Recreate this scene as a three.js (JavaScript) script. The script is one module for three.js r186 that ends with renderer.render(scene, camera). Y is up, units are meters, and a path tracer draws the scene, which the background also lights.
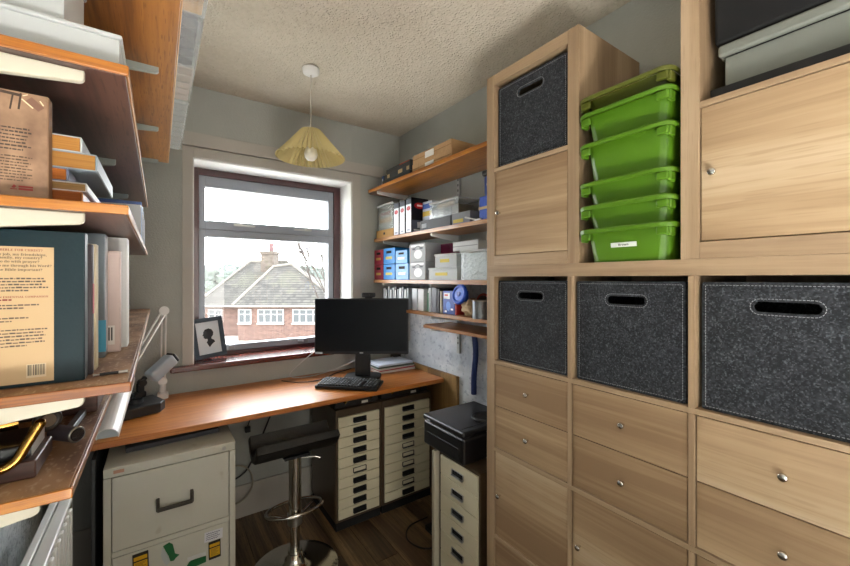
import * as THREE from 'three';
import { RoundedBoxGeometry } from 'three/addons/geometries/RoundedBoxGeometry.js';
import { mergeGeometries, toCreasedNormals } from 'three/addons/utils/BufferGeometryUtils.js';
import { RectAreaLightUniformsLib } from 'three/addons/lights/RectAreaLightUniformsLib.js';

// ---------------------------------------------------------------- camera, sky, light, exposure
RectAreaLightUniformsLib.init();
const scene = new THREE.Scene();
const YAW = 0.6098;
const camera = new THREE.PerspectiveCamera(73.07, 850 / 566, 0.02, 400);
camera.position.set(0, 1.421, 0);
camera.rotation.set(0, -YAW, 0);
camera.setViewOffset(850, 566, 0, 4.7, 850, 566);
const renderer = new THREE.WebGLRenderer({ antialias: true });
renderer.toneMapping = THREE.LinearToneMapping;
renderer.toneMappingExposure = 1.28;
renderer.shadowMap.enabled = true;
scene.background = new THREE.Color().setRGB(0.95, 0.98, 1.0);   // even, overcast sky
scene.backgroundIntensity = 11.0;
// unseen landing window behind the camera, placed to light the room
const unseenLandingLight = new THREE.RectAreaLight(new THREE.Color().setRGB(1, 0.965, 0.92), 1.5, 1.3, 1.7);
unseenLandingLight.position.set(0.35, 1.45, 2.44);
unseenLandingLight.rotation.y = 0;               // shines towards -z, into the room
unseenLandingLight.name = 'unseen_landing_light';
scene.add(unseenLandingLight);

// unseen uplight behind the camera, placed to light the ceiling
const UP = [0.12, 0.3, 0.5], US = 0.6;
const unseenUplight = new THREE.RectAreaLight(new THREE.Color().setRGB(1, 0.965, 0.92), 50, US, US);
unseenUplight.position.set(UP[0], UP[1] + 0.012, UP[2]);
unseenUplight.rotation.x = Math.PI / 2;          // shines straight up
unseenUplight.name = 'unseen_uplight';
scene.add(unseenUplight);

// ---------------------------------------------------------------- helpers
function rng(seed) { let a = seed | 0; return () => { a = (a + 0x6d2b79f5) | 0; let t = Math.imul(a ^ (a >>> 15), 1 | a); t = (t + Math.imul(t ^ (t >>> 7), 61 | t)) ^ t; return ((t ^ (t >>> 14)) >>> 0) / 4294967296; }; }
const R = rng(7);
const rr = (a, b) => a + (b - a) * R();
function hash(x, y, s) { let n = Math.imul(x, 374761393) ^ Math.imul(y, 668265263) ^ Math.imul(s, 1442695041); n = Math.imul(n ^ (n >>> 13), 1274126177); return ((n ^ (n >>> 16)) >>> 0) / 4294967296; }
function vn(u, v, px, py, s) {             // tileable value noise, u and v in 0..1
  const x = u * px, y = v * py, xi = Math.floor(x), yi = Math.floor(y), fx = x - xi, fy = y - yi;
  const sx = fx * fx * (3 - 2 * fx), sy = fy * fy * (3 - 2 * fy), m = (a, n) => ((a % n) + n) % n;
  const x0 = m(xi, px), x1 = m(xi + 1, px), y0 = m(yi, py), y1 = m(yi + 1, py);
  const a = hash(x0, y0, s), b = hash(x1, y0, s), c = hash(x0, y1, s), d = hash(x1, y1, s);
  return a + (b - a) * sx + (c - a) * sy + (a - b - c + d) * sx * sy;
}
function fbm(u, v, px, py, o, s) { let t = 0, w = 0.5, n = 0; for (let i = 0; i < o; i++) { t += w * vn(u, v, px, py, s + i * 17); n += w; w *= 0.5; px *= 2; py *= 2; } return t / n; }
const clamp = (x, a = 0, b = 1) => Math.min(b, Math.max(a, x));
const mix = (a, b, t) => a.map((x, i) => x + (b[i] - x) * t);
const sm = (a, b, x) => { const t = clamp((x - a) / (b - a)); return t * t * (3 - 2 * t); };
function tex(w, h, f, srgb = true, rx = 1, ry = 1) {          // f(u, v) -> [r, g, b] 0..255 or a grey number
  const data = new Uint8Array(w * h * 4);
  for (let j = 0; j < h; j++) for (let i = 0; i < w; i++) {
    const c = f((i + 0.5) / w, (j + 0.5) / h), k = (j * w + i) * 4;
    if (typeof c === 'number') data[k] = data[k + 1] = data[k + 2] = clamp(c, 0, 255); else { data[k] = clamp(c[0], 0, 255); data[k + 1] = clamp(c[1], 0, 255); data[k + 2] = clamp(c[2], 0, 255); }
    data[k + 3] = 255;
  }
  const t = new THREE.DataTexture(data, w, h); t.wrapS = t.wrapT = THREE.RepeatWrapping; t.magFilter = THREE.LinearFilter; t.minFilter = THREE.LinearMipmapLinearFilter; t.generateMipmaps = true;
  if (srgb) t.colorSpace = THREE.SRGBColorSpace; t.repeat.set(rx, ry); t.needsUpdate = true; return t;
}
function canvasTex(w, h, draw) { const c = document.createElement('canvas'); c.width = w; c.height = h; draw(c.getContext('2d'), w, h); const t = new THREE.CanvasTexture(c); t.colorSpace = THREE.SRGBColorSpace; return t; }
const std = (color, roughness = 0.6, o = {}) => new THREE.MeshStandardMaterial({ color, roughness, ...o });
const phy = (color, roughness, o = {}) => new THREE.MeshPhysicalMaterial({ color, roughness, ...o });

// a box with uv in metres; grain: the axis that the texture's u follows
function uvBox(g, grain = 'x', ou = 0, ov = 0) {
  const p = g.attributes.position, n = g.attributes.normal, uv = new Float32Array(p.count * 2), ax = { x: 0, y: 1, z: 2 }[grain];
  for (let i = 0; i < p.count; i++) {
    const P = [p.getX(i), p.getY(i), p.getZ(i)], N = [Math.abs(n.getX(i)), Math.abs(n.getY(i)), Math.abs(n.getZ(i))];
    const d = N[0] >= N[1] && N[0] >= N[2] ? 0 : N[1] >= N[2] ? 1 : 2, rest = [0, 1, 2].filter((k) => k !== d);
    const a = rest.includes(ax) ? ax : rest[0], b = rest.find((k) => k !== a);
    uv[2 * i] = P[a] + ou; uv[2 * i + 1] = P[b] + ov;
  }
  g.setAttribute('uv', new THREE.BufferAttribute(uv, 2)); return g;
}
const flat = (g) => (g.index ? g.toNonIndexed() : g);
function bx(w, h, d, { r = 0.002, x = 0, y = 0, z = 0, grain = 'x', o = true, seg = 1 } = {}) {   // centred box with its edges eased
  const g = r > 0 ? new RoundedBoxGeometry(w, h, d, seg, Math.min(r, w / 2.01, h / 2.01, d / 2.01)) : new THREE.BoxGeometry(w, h, d).toNonIndexed();
  uvBox(g, grain, o ? rr(0, 5) : 0, o ? rr(0, 5) : 0); g.translate(x, y, z); return g;
}
// box from corner to corner
const bb = (x0, x1, y0, y1, z0, z1, o = {}) => bx(x1 - x0, y1 - y0, z1 - z0, { ...o, x: (x0 + x1) / 2, y: (y0 + y1) / 2, z: (z0 + z1) / 2 });
function cyl(r0, r1, h, { x = 0, y = 0, z = 0, rx = 0, rz = 0, n = 24, open = false } = {}) { const g = flat(new THREE.CylinderGeometry(r0, r1, h, n, 1, open)); if (rx) g.rotateX(rx); if (rz) g.rotateZ(rz); g.translate(x, y, z); return g; }
const V = (x, y, z) => new THREE.Vector3(x, y, z);
function tube(pts, r, n = 24, k = 8, closed = false, tension = 0.5) { return flat(new THREE.TubeGeometry(new THREE.CatmullRomCurve3(pts.map((p) => V(...p)), closed, 'catmullrom', tension), n, r, k, closed)); }
function bar(a, b, r, k = 10) {                          // straight round bar with caps
  const A = V(...a), B = V(...b), d = B.clone().sub(A), g = flat(new THREE.CylinderGeometry(r, r, d.length(), k));
  g.applyQuaternion(new THREE.Quaternion().setFromUnitVectors(V(0, 1, 0), d.clone().normalize())); g.translate((A.x + B.x) / 2, (A.y + B.y) / 2, (A.z + B.z) / 2); return g;
}
function sqbar(a, b, w, h) {                             // straight rectangular bar
  const A = V(...a), B = V(...b), d = B.clone().sub(A), g = flat(new RoundedBoxGeometry(w, h, d.length(), 1, Math.min(w, h) * 0.2));
  const m = new THREE.Matrix4().lookAt(A, B, V(0, 1, 0)); g.applyMatrix4(m); g.translate((A.x + B.x) / 2, (A.y + B.y) / 2, (A.z + B.z) / 2); return g;
}
const lathe = (pts, n = 40) => flat(new THREE.LatheGeometry(pts.map(([x, y]) => new THREE.Vector2(x, y)), n));
function merge(list) {
  const keep = ['position', 'normal', 'uv'];
  list = list.map((g) => { g = flat(g); if (!g.attributes.uv) g.setAttribute('uv', new THREE.BufferAttribute(new Float32Array(g.attributes.position.count * 2), 2)); for (const k of Object.keys(g.attributes)) if (!keep.includes(k)) g.deleteAttribute(k); return g; });
  return mergeGeometries(list, false);
}
function extr(shape, depth, bevel = 0, seg = 12) { return flat(new THREE.ExtrudeGeometry(shape, { depth, bevelEnabled: bevel > 0, bevelSize: bevel, bevelThickness: bevel, bevelSegments: 1, curveSegments: seg })); }
function rrShape(w, h, r, S = THREE.Shape) { const s = new S(), x = -w / 2, y = -h / 2; s.moveTo(x + r, y); s.lineTo(x + w - r, y); s.absarc(x + w - r, y + r, r, -Math.PI / 2, 0); s.lineTo(x + w, y + h - r); s.absarc(x + w - r, y + h - r, r, 0, Math.PI / 2); s.lineTo(x + r, y + h); s.absarc(x + r, y + h - r, r, Math.PI / 2, Math.PI); s.lineTo(x, y + r); s.absarc(x + r, y + r, r, Math.PI, Math.PI * 1.5); return s; }

const taken = new Map();
function numbered(n) { const k = taken.get(n) ?? 0; taken.set(n, k + 1); return k ? n + '_' + String(k).padStart(3, '0') : n; }
function shade(m) { m.castShadow = m.receiveShadow = true; return m; }
function tag(o, label, category, group) { Object.assign(o.userData, { label, category }); if (group) o.userData.group = group; return o; }
function thing(name, label, category, pos = [0, 0, 0], turn = 0, group) { const o = new THREE.Group(); o.name = numbered(name); o.position.set(...pos); o.rotation.y = turn; scene.add(o); return tag(o, label, category, group); }
function part(parent, name, geo, mat, pos, rot) { const m = shade(new THREE.Mesh(Array.isArray(geo) ? merge(geo) : geo, mat)); m.name = name; if (pos) m.position.set(...pos); if (rot) m.rotation.set(...rot); parent.add(m); return m; }
function solo(name, label, category, geo, mat, pos, rot, group) { const m = part(scene, numbered(name), geo, mat, pos, rot); return tag(m, label, category, group); }
function struct(name, geo, mat) { const m = part(scene, name, geo, mat); m.userData.kind = 'structure'; return m; }
function structGroup(name) { const o = new THREE.Group(); o.name = name; o.userData.kind = 'structure'; scene.add(o); return o; }

// ---------------------------------------------------------------- materials
function woodTex(w, h, dark, midc, light, { bands = 5, fibre = 70, seed = 1, pore = 0.35, fine = 0.5, lenU = 1, lenV = 0.5 } = {}) {
  return tex(w, h, (u, v) => {
    const warp = (fbm(u, v, 2, 3, 2, seed) - 0.5) * 0.09;
    const b = fbm(u, v + warp + 1, 1, bands, 3, seed + 3), f = fbm(u, v + warp * 0.4 + 1, 5, fibre, 3, seed + 9), p = vn(u, v + warp * 0.3 + 1, 22, fibre * 3, seed + 31);
    let t = 0.5 + (b - 0.5) * 2.1 + (f - 0.5) * fine * 1.6;
    const c = t < 0.5 ? mix(dark, midc, clamp(t * 2)) : mix(midc, light, clamp(t * 2 - 1));
    return mix(c, dark, sm(0.66, 0.9, p) * pore);
  }, true, 1 / lenU, 1 / lenV);
}
const fineBump = tex(256, 256, (u, v) => 255 * fbm(u, v, 32, 32, 3, 91), false, 6, 6);
const oakTex = woodTex(1024, 512, [144, 116, 86], [176, 149, 115], [196, 173, 141], { bands: 5, fibre: 70, seed: 4, pore: 0.26, fine: 0.34, lenU: 1.7, lenV: 0.62 });
const M = {};
M.oak = std(0xffffff, 0.5, { map: oakTex });
M.oakFrame = std(0xffffff, 0.5, { map: woodTex(512, 512, [146, 121, 94], [166, 141, 111], [180, 156, 127], { bands: 8, fibre: 100, seed: 14, pore: 0.3, fine: 0.3, lenU: 1, lenV: 0.5 }) });
M.varnish = phy(0xffffff, 0.32, { map: woodTex(512, 512, [116, 66, 20], [160, 98, 34], [184, 122, 50], { bands: 4, fibre: 60, seed: 24, pore: 0.5, lenU: 0.8, lenV: 0.35 }), clearcoat: 0.5, clearcoatRoughness: 0.25 });
M.edge = phy(0xffffff, 0.3, { map: woodTex(512, 256, [128, 70, 16], [172, 104, 30], [194, 128, 46], { bands: 3, fibre: 40, seed: 28, pore: 0.3, lenU: 0.6, lenV: 0.1 }), clearcoat: 0.5, clearcoatRoughness: 0.2 });
M.darkWood = phy(0xffffff, 0.38, { map: woodTex(512, 512, [58, 36, 30], [86, 56, 46], [110, 76, 62], { bands: 5, fibre: 60, seed: 34, pore: 0.5, lenU: 0.8, lenV: 0.4 }), clearcoat: 0.3, clearcoatRoughness: 0.35 });  // shelf boards use it too, their shade put into the dark tone
M.wornWood = std(0xffffff, 0.55, { map: tex(512, 512, (u, v) => { const a = fbm(u, v, 4, 6, 3, 41), f = fbm(u, v, 50, 90, 2, 44); return mix(mix([112, 76, 48], [176, 138, 102], sm(0.25, 0.8, a)), [206, 184, 158], sm(0.55, 0.85, f) * 0.6); }, true, 2, 2.5) });
M.desk = phy(0xffffff, 0.42, { map: woodTex(1024, 512, [140, 76, 22], [182, 108, 40], [204, 134, 62], { bands: 4, fibre: 70, seed: 54, pore: 0.35, lenU: 1.2, lenV: 0.5 }), clearcoat: 0.35, clearcoatRoughness: 0.34 });
M.shelfPine = phy(0xffffff, 0.4, { map: woodTex(512, 256, [158, 104, 52], [196, 146, 88], [218, 176, 122], { bands: 3, fibre: 40, seed: 64, pore: 0.3, lenU: 0.8, lenV: 0.2 }), clearcoat: 0.25 });
M.sill = phy(0xffffff, 0.26, { map: woodTex(512, 256, [58, 18, 14], [86, 30, 22], [108, 44, 32], { bands: 3, fibre: 60, seed: 74, lenU: 1, lenV: 0.3 }), clearcoat: 0.6, clearcoatRoughness: 0.18 });
M.redFrame = phy(0x42191d, 0.35, { clearcoat: 0.4, bumpMap: fineBump, bumpScale: 0.0003 });
M.greyFrame = std(0x90959e, 0.42);
const stipple = tex(512, 512, (u, v) => { const a = fbm(u, v, 40, 40, 3, 101), b = fbm(u, v, 90, 90, 2, 108); return 255 * clamp(0.35 * a + 0.9 * sm(0.45, 0.75, b) * a); }, false, 1.6, 1.6);
M.ceiling = std(0xe9e4da, 0.95, { bumpMap: stipple, bumpScale: 0.006, map: tex(256, 256, (u, v) => { const a = fbm(u, v, 4, 4, 3, 121), b = fbm(u, v, 80, 80, 2, 127); return mix([236, 232, 224], [214, 208, 196], clamp(0.6 * a + 0.5 * b - 0.15)); }, true, 1, 1) });
M.wall = std(0xffffff, 0.9, { bumpMap: fineBump, bumpScale: 0.0012, map: tex(256, 256, (u, v) => mix([164, 166, 160], [178, 180, 174], fbm(u, v, 6, 6, 4, 131)), true, 0.8, 0.8) });
M.wallRough = std(0xffffff, 0.9, { bumpMap: tex(512, 512, (u, v) => 255 * fbm(u, v, 24, 24, 4, 141), false, 1.5, 1.5), bumpScale: 0.008, map: tex(512, 512, (u, v) => { const a = fbm(u, v, 5, 7, 4, 145), b = fbm(u, v, 40, 50, 3, 149); return mix(mix([218, 222, 226], [190, 197, 205], sm(0.4, 0.65, a)), [150, 160, 174], sm(0.58, 0.8, b) * 0.6); }, true, 1.2, 1.2) });
M.wallLeft = std(0xffffff, 0.9, { bumpMap: stipple, bumpScale: 0.006, map: tex(256, 256, (u, v) => mix([196, 202, 204], [168, 176, 180], sm(0.4, 0.8, fbm(u, v, 50, 50, 3, 155))), true, 2, 2) });
M.trim = std(0xb4b0a8, 0.5, { bumpMap: fineBump, bumpScale: 0.0004 });
M.white = std(0xe8e8e6, 0.5);
M.whiteGloss = phy(0xe6e6e2, 0.3, { clearcoat: 0.4, clearcoatRoughness: 0.2 });
M.cream = phy(0xd8d0b4, 0.42, { clearcoat: 0.15 });
M.creamArm = phy(0xd2ccb8, 0.4, { clearcoat: 0.2 });
M.greyArm = std(0x9aa29c, 0.45);
M.chrome = std(0xd4d2cc, 0.14, { metalness: 1 });
M.chromeDull = std(0xb8b8b4, 0.34, { metalness: 1 });
M.steel = std(0x8d9094, 0.4, { metalness: 0.8 });
M.brass = std(0x9c763a, 0.22, { metalness: 1 });
M.black = std(0x101216, 0.5);
M.blackGloss = phy(0x121317, 0.28, { clearcoat: 0.5, clearcoatRoughness: 0.2 });
M.blackMatte = std(0x0a0b0d, 0.85);
M.leather = phy(0x0d0d0d, 0.5, { bumpMap: fineBump, bumpScale: 0.0006 });
M.felt = std(0xffffff, 1.0, { bumpMap: fineBump, bumpScale: 0.002, map: tex(512, 512, (u, v) => { const a = fbm(u, v, 70, 70, 2, 161), b = fbm(u, v, 110, 110, 2, 163), c = fbm(u, v, 12, 12, 3, 166); return mix(mix([30, 32, 36], [50, 53, 58], sm(0.3, 0.75, a * 0.7 + c * 0.3)), [104, 109, 116], sm(0.54, 0.85, b) * 0.6); }, true, 3, 3) });
M.thread = std(0x8b8e92, 0.9);
M.green = phy(0x527d16, 0.38, { clearcoat: 0.15 });
M.greenOlive = phy(0x565c18, 0.42, { clearcoat: 0.1 });
M.brownMetal = phy(0x4a3a28, 0.45, { clearcoat: 0.2 });
M.fileCab = phy(0xffffff, 0.42, { clearcoat: 0.12, map: tex(256, 256, (u, v) => { const s = fbm(u, v, 12, 12, 3, 171); return mix(mix([206, 205, 194], [196, 194, 180], fbm(u, v, 3, 3, 3, 173)), [160, 150, 128], sm(0.78, 0.88, s) * 0.35); }, true, 1.5, 1.5) });
M.darkGrey = std(0x3a3c3e, 0.55);
M.clear = phy(0xf2f6f6, 0.18, { transmission: 0.82, thickness: 0, ior: 1.45 });
M.frosted = phy(0xe6eaea, 0.5, { transmission: 0.55, thickness: 0, ior: 1.45 });
M.milky = phy(0xfafcfc, 0.06, { transmission: 0.82, thickness: 0, ior: 1.45 });
M.pages = std(0xffffff, 0.85, { map: tex(64, 256, (u, v) => mix([206, 178, 132], [178, 146, 100], fbm(u, v, 2, 90, 2, 181)), true, 4, 8) });
M.paper = std(0xe2e0da, 0.85);
M.card = std(0xffffff, 0.85, { map: tex(256, 256, (u, v) => mix([176, 138, 96], [192, 156, 114], fbm(u, v, 8, 60, 3, 185)), true, 2, 2) });
const mats = new Map();
const col = (hex, r = 0.55) => { const k = hex + '_' + r; if (!mats.has(k)) mats.set(k, std(hex, r)); return mats.get(k); };

// ---------------------------------------------------------------- the room
const XL = -0.34, XR = 1.51, ZW = -2.5, ZF = 0.85, HC = 2.501;
{
  const floor = structGroup('floor');
  part(floor, 'subfloor', bb(XL - 0.1, XR + 0.1, -0.1, -0.012, ZW - 0.05, 2.6, { r: 0 }), std(0x2a2019, 0.9));
  const tones = [[[58, 44, 28], [96, 76, 50], [132, 106, 74]], [[46, 34, 22], [78, 60, 40], [108, 86, 58]], [[72, 54, 36], [116, 92, 64], [150, 122, 88]]];
  const mm = tones.map((t, i) => phy(0xffffff, 0.45, { map: woodTex(512, 256, ...t, { bands: 4, fibre: 40, seed: 200 + 7 * i, pore: 0.6, lenU: 0.9, lenV: 0.2 }), clearcoat: 0.2, clearcoatRoughness: 0.35 }));
  const W = 0.1233; let k = 0;
  for (let i = 0; i < 15; i++) {
    let z = ZW - (i * 0.47) % 1.1; const x = XL + i * W + W / 2;
    while (z < ZF) { const a = Math.max(z, ZW), b = Math.min(z + 1.1, ZF); if (b - a > 0.03) part(floor, 'plank', bx(W - 0.002, 0.012, b - a - 0.002, { r: 0.0015, x, y: -0.006, z: (a + b) / 2, grain: 'z' }), mm[(i * 5 + k++ * 2 + (i % 2)) % 3]); z += 1.1; }
  }
  part(floor, 'landing_floor', bb(XL, XR, -0.012, 0, ZF, 2.5, { r: 0 }), std(0x8d8478, 0.9));
}
struct('ceiling', bb(XL - 0.1, XR + 0.1, HC, HC + 0.1, -2.8, 2.6, { r: 0, grain: 'x', o: false }), M.ceiling);
struct('wall_left', [bb(XL - 0.1, XL, 0, HC, ZW - 0.28, 2.6, { r: 0, grain: 'z', o: false })], M.wallLeft);
{
  const w = structGroup('wall_right');
  part(w, 'painted_wall', bb(XR, XR + 0.1, 1.39, HC, ZW - 0.28, 2.6, { r: 0, grain: 'z', o: false }), M.wall);
  part(w, 'stripped_wall', bb(XR, XR + 0.1, 0, 1.39, ZW - 0.28, 2.6, { r: 0, grain: 'z', o: false }), M.wallRough);
}
const OX0 = 0.159, OX1 = 1.115, OY0 = 0.905, OY1 = 2.098;
struct('wall_back', [
  bb(XL - 0.1, OX0, 0, HC, ZW - 0.28, ZW, { r: 0, o: false }), bb(OX1, XR + 0.1, 0, HC, ZW - 0.28, ZW, { r: 0, o: false }),
  bb(OX0, OX1, OY1, HC, ZW - 0.28, ZW, { r: 0, o: false }), bb(OX0, OX1, 0, OY0, ZW - 0.28, ZW, { r: 0, o: false })], M.wall);
struct('wall_front', [bb(XL, -0.28, 0, HC, ZF, ZF + 0.1, { r: 0, o: false }), bb(1.09, XR, 0, HC, ZF, ZF + 0.1, { r: 0, o: false }), bb(-0.28, 1.09, 2.3, HC, ZF, ZF + 0.1, { r: 0, o: false })], M.wall);  // unseen opening, widened to let the landing light in
struct('wall_landing', bb(XL - 0.1, XR + 0.1, 0, HC, 2.5, 2.6, { r: 0 }), M.white);
struct('baseboard_back', bb(XL, XR - 0.03, 0, 0.19, ZW, ZW + 0.018, { r: 0.004, seg: 2 }), M.trim);
struct('trim_1', [bb(0.108, OX0, 0.94, 2.155, ZW, ZW + 0.014), bb(OX1, 1.179, 0.94, 2.155, ZW, ZW + 0.014), bb(OX0, OX1, OY1, 2.155, ZW, ZW + 0.014)], M.trim);
struct('trim_2', bb(XL, 1.358, 2.159, 2.235, ZW, ZW + 0.022, { r: 0.003 }), M.trim);
{ // reveal lining
  struct('trim_3', [bb(OX0, OX0 + 0.006, 0.94, OY1, -2.69, ZW, { r: 0 }), bb(OX1 - 0.006, OX1, 0.94, OY1, -2.69, ZW, { r: 0 }), bb(OX0 + 0.006, OX1 - 0.006, OY1 - 0.006, OY1, -2.69, ZW, { r: 0 })], M.white);
  const w = structGroup('window_1');
  part(w, 'outer_frame', [bb(OX0, 0.203, 0.94, OY1, -2.78, -2.69), bb(1.06, OX1, 0.94, OY1, -2.78, -2.69), bb(0.203, 1.06, 2.052, OY1, -2.78, -2.69), bb(0.203, 1.06, 0.94, 0.962, -2.78, -2.69)], M.redFrame);
  const sash = (y0, y1, f0, f1) => part(w, 'sash', [bb(0.203, 0.236, y0, y1, -2.765, -2.7), bb(1.022, 1.06, y0, y1, -2.765, -2.7), bb(0.236, 1.022, y1 - f1, y1, -2.765, -2.7), bb(0.236, 1.022, y0, y0 + f0, -2.765, -2.7)], M.greyFrame);
  const up = sash(1.724, 2.052, 0.055, 0.067), lo = sash(0.962, 1.722, 0.038, 0.044);
  part(up, 'pane', bb(0.236, 1.022, 1.779, 1.985, -2.74, -2.735, { r: 0 }), phy(0xffffff, 0.0, { transmission: 1, thickness: 0, ior: 1.45 }));
  part(lo, 'pane', bb(0.236, 1.022, 1.0, 1.678, -2.74, -2.735, { r: 0 }), phy(0xffffff, 0.0, { transmission: 1, thickness: 0, ior: 1.45 }));
  for (const [x, s] of [[0.42, 1], [0.87, -1]]) part(up, 'stay_handle', [bx(0.05, 0.016, 0.012, { x, y: 1.762, z: -2.694 }), bx(0.09, 0.01, 0.01, { x: x + s * 0.055, y: 1.758, z: -2.684 })], M.chromeDull);
  for (const x of [0.36, 0.83]) part(lo, 'catch', [bx(0.06, 0.02, 0.016, { x, y: 0.978, z: -2.692 }), bx(0.03, 0.03, 0.012, { x: x + 0.02, y: 0.985, z: -2.68 })], M.steel);
  part(w, 'sill', [bb(OX0, OX1, 0.905, 0.94, -2.78, -2.5, { r: 0 }), bb(0.052, 1.21, 0.908, 0.94, -2.5, -2.455, { r: 0.008, seg: 3 })], M.sill);
}
{ // unseen landing window, its glowing pane placed to go with the light above
  const l = structGroup('window_2');
  part(l, 'frame', [bb(-0.36, -0.3, 0.54, 2.36, 2.46, 2.5), bb(1.0, 1.06, 0.54, 2.36, 2.46, 2.5), bb(-0.3, 1.0, 2.3, 2.36, 2.46, 2.5), bb(-0.3, 1.0, 0.54, 0.6, 2.46, 2.5)], M.white);
  part(l, 'unseen_glow_pane', bb(-0.3, 1.0, 0.6, 2.3, 2.47, 2.478, { r: 0 }), std(0xffffff, 0.6, { emissive: 0xfff6ea, emissiveIntensity: 1.5 }));
}

{ // housing of the unseen uplight that lights the ceiling
  const l = thing('unseen_uplighter', 'unseen low square uplight with deep white sides, placed behind the camera to light the ceiling', 'lamp', [UP[0], 0, UP[2]]);
  part(l, 'base', lathe([[0, 0], [0.13, 0], [0.135, 0.006], [0.12, 0.018], [0.02, 0.028], [0, 0.028]], 36).translate(0, 0.0004, 0), M.white);
  part(l, 'pole', cyl(0.03, 0.03, UP[1] - 0.11, { y: (UP[1] - 0.11) / 2 + 0.027 }), M.white);
  const q = US / 2 + 0.02, t = q - 0.01, y0 = UP[1] - 0.08, y1 = UP[1] + 0.32;   // deep sides keep the light off the cupboards
  part(l, 'bowl', [bb(-q, q, y0, y0 + 0.01, -q, q), bb(-q, -t, y0 + 0.0102, y1, -q, q), bb(t, q, y0 + 0.0102, y1, -q, q), bb(-t, t, y0 + 0.0102, y1, -q, -t), bb(-t, t, y0 + 0.0102, y1, t, q)], M.white);
  part(l, 'diffuser', bb(-US / 2, US / 2, UP[1] - 0.004, UP[1] + 0.002, -US / 2, US / 2, { r: 0 }), std(0xffffff, 0.6, { emissive: 0xfff0dc, emissiveIntensity: 2 }));
}

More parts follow.
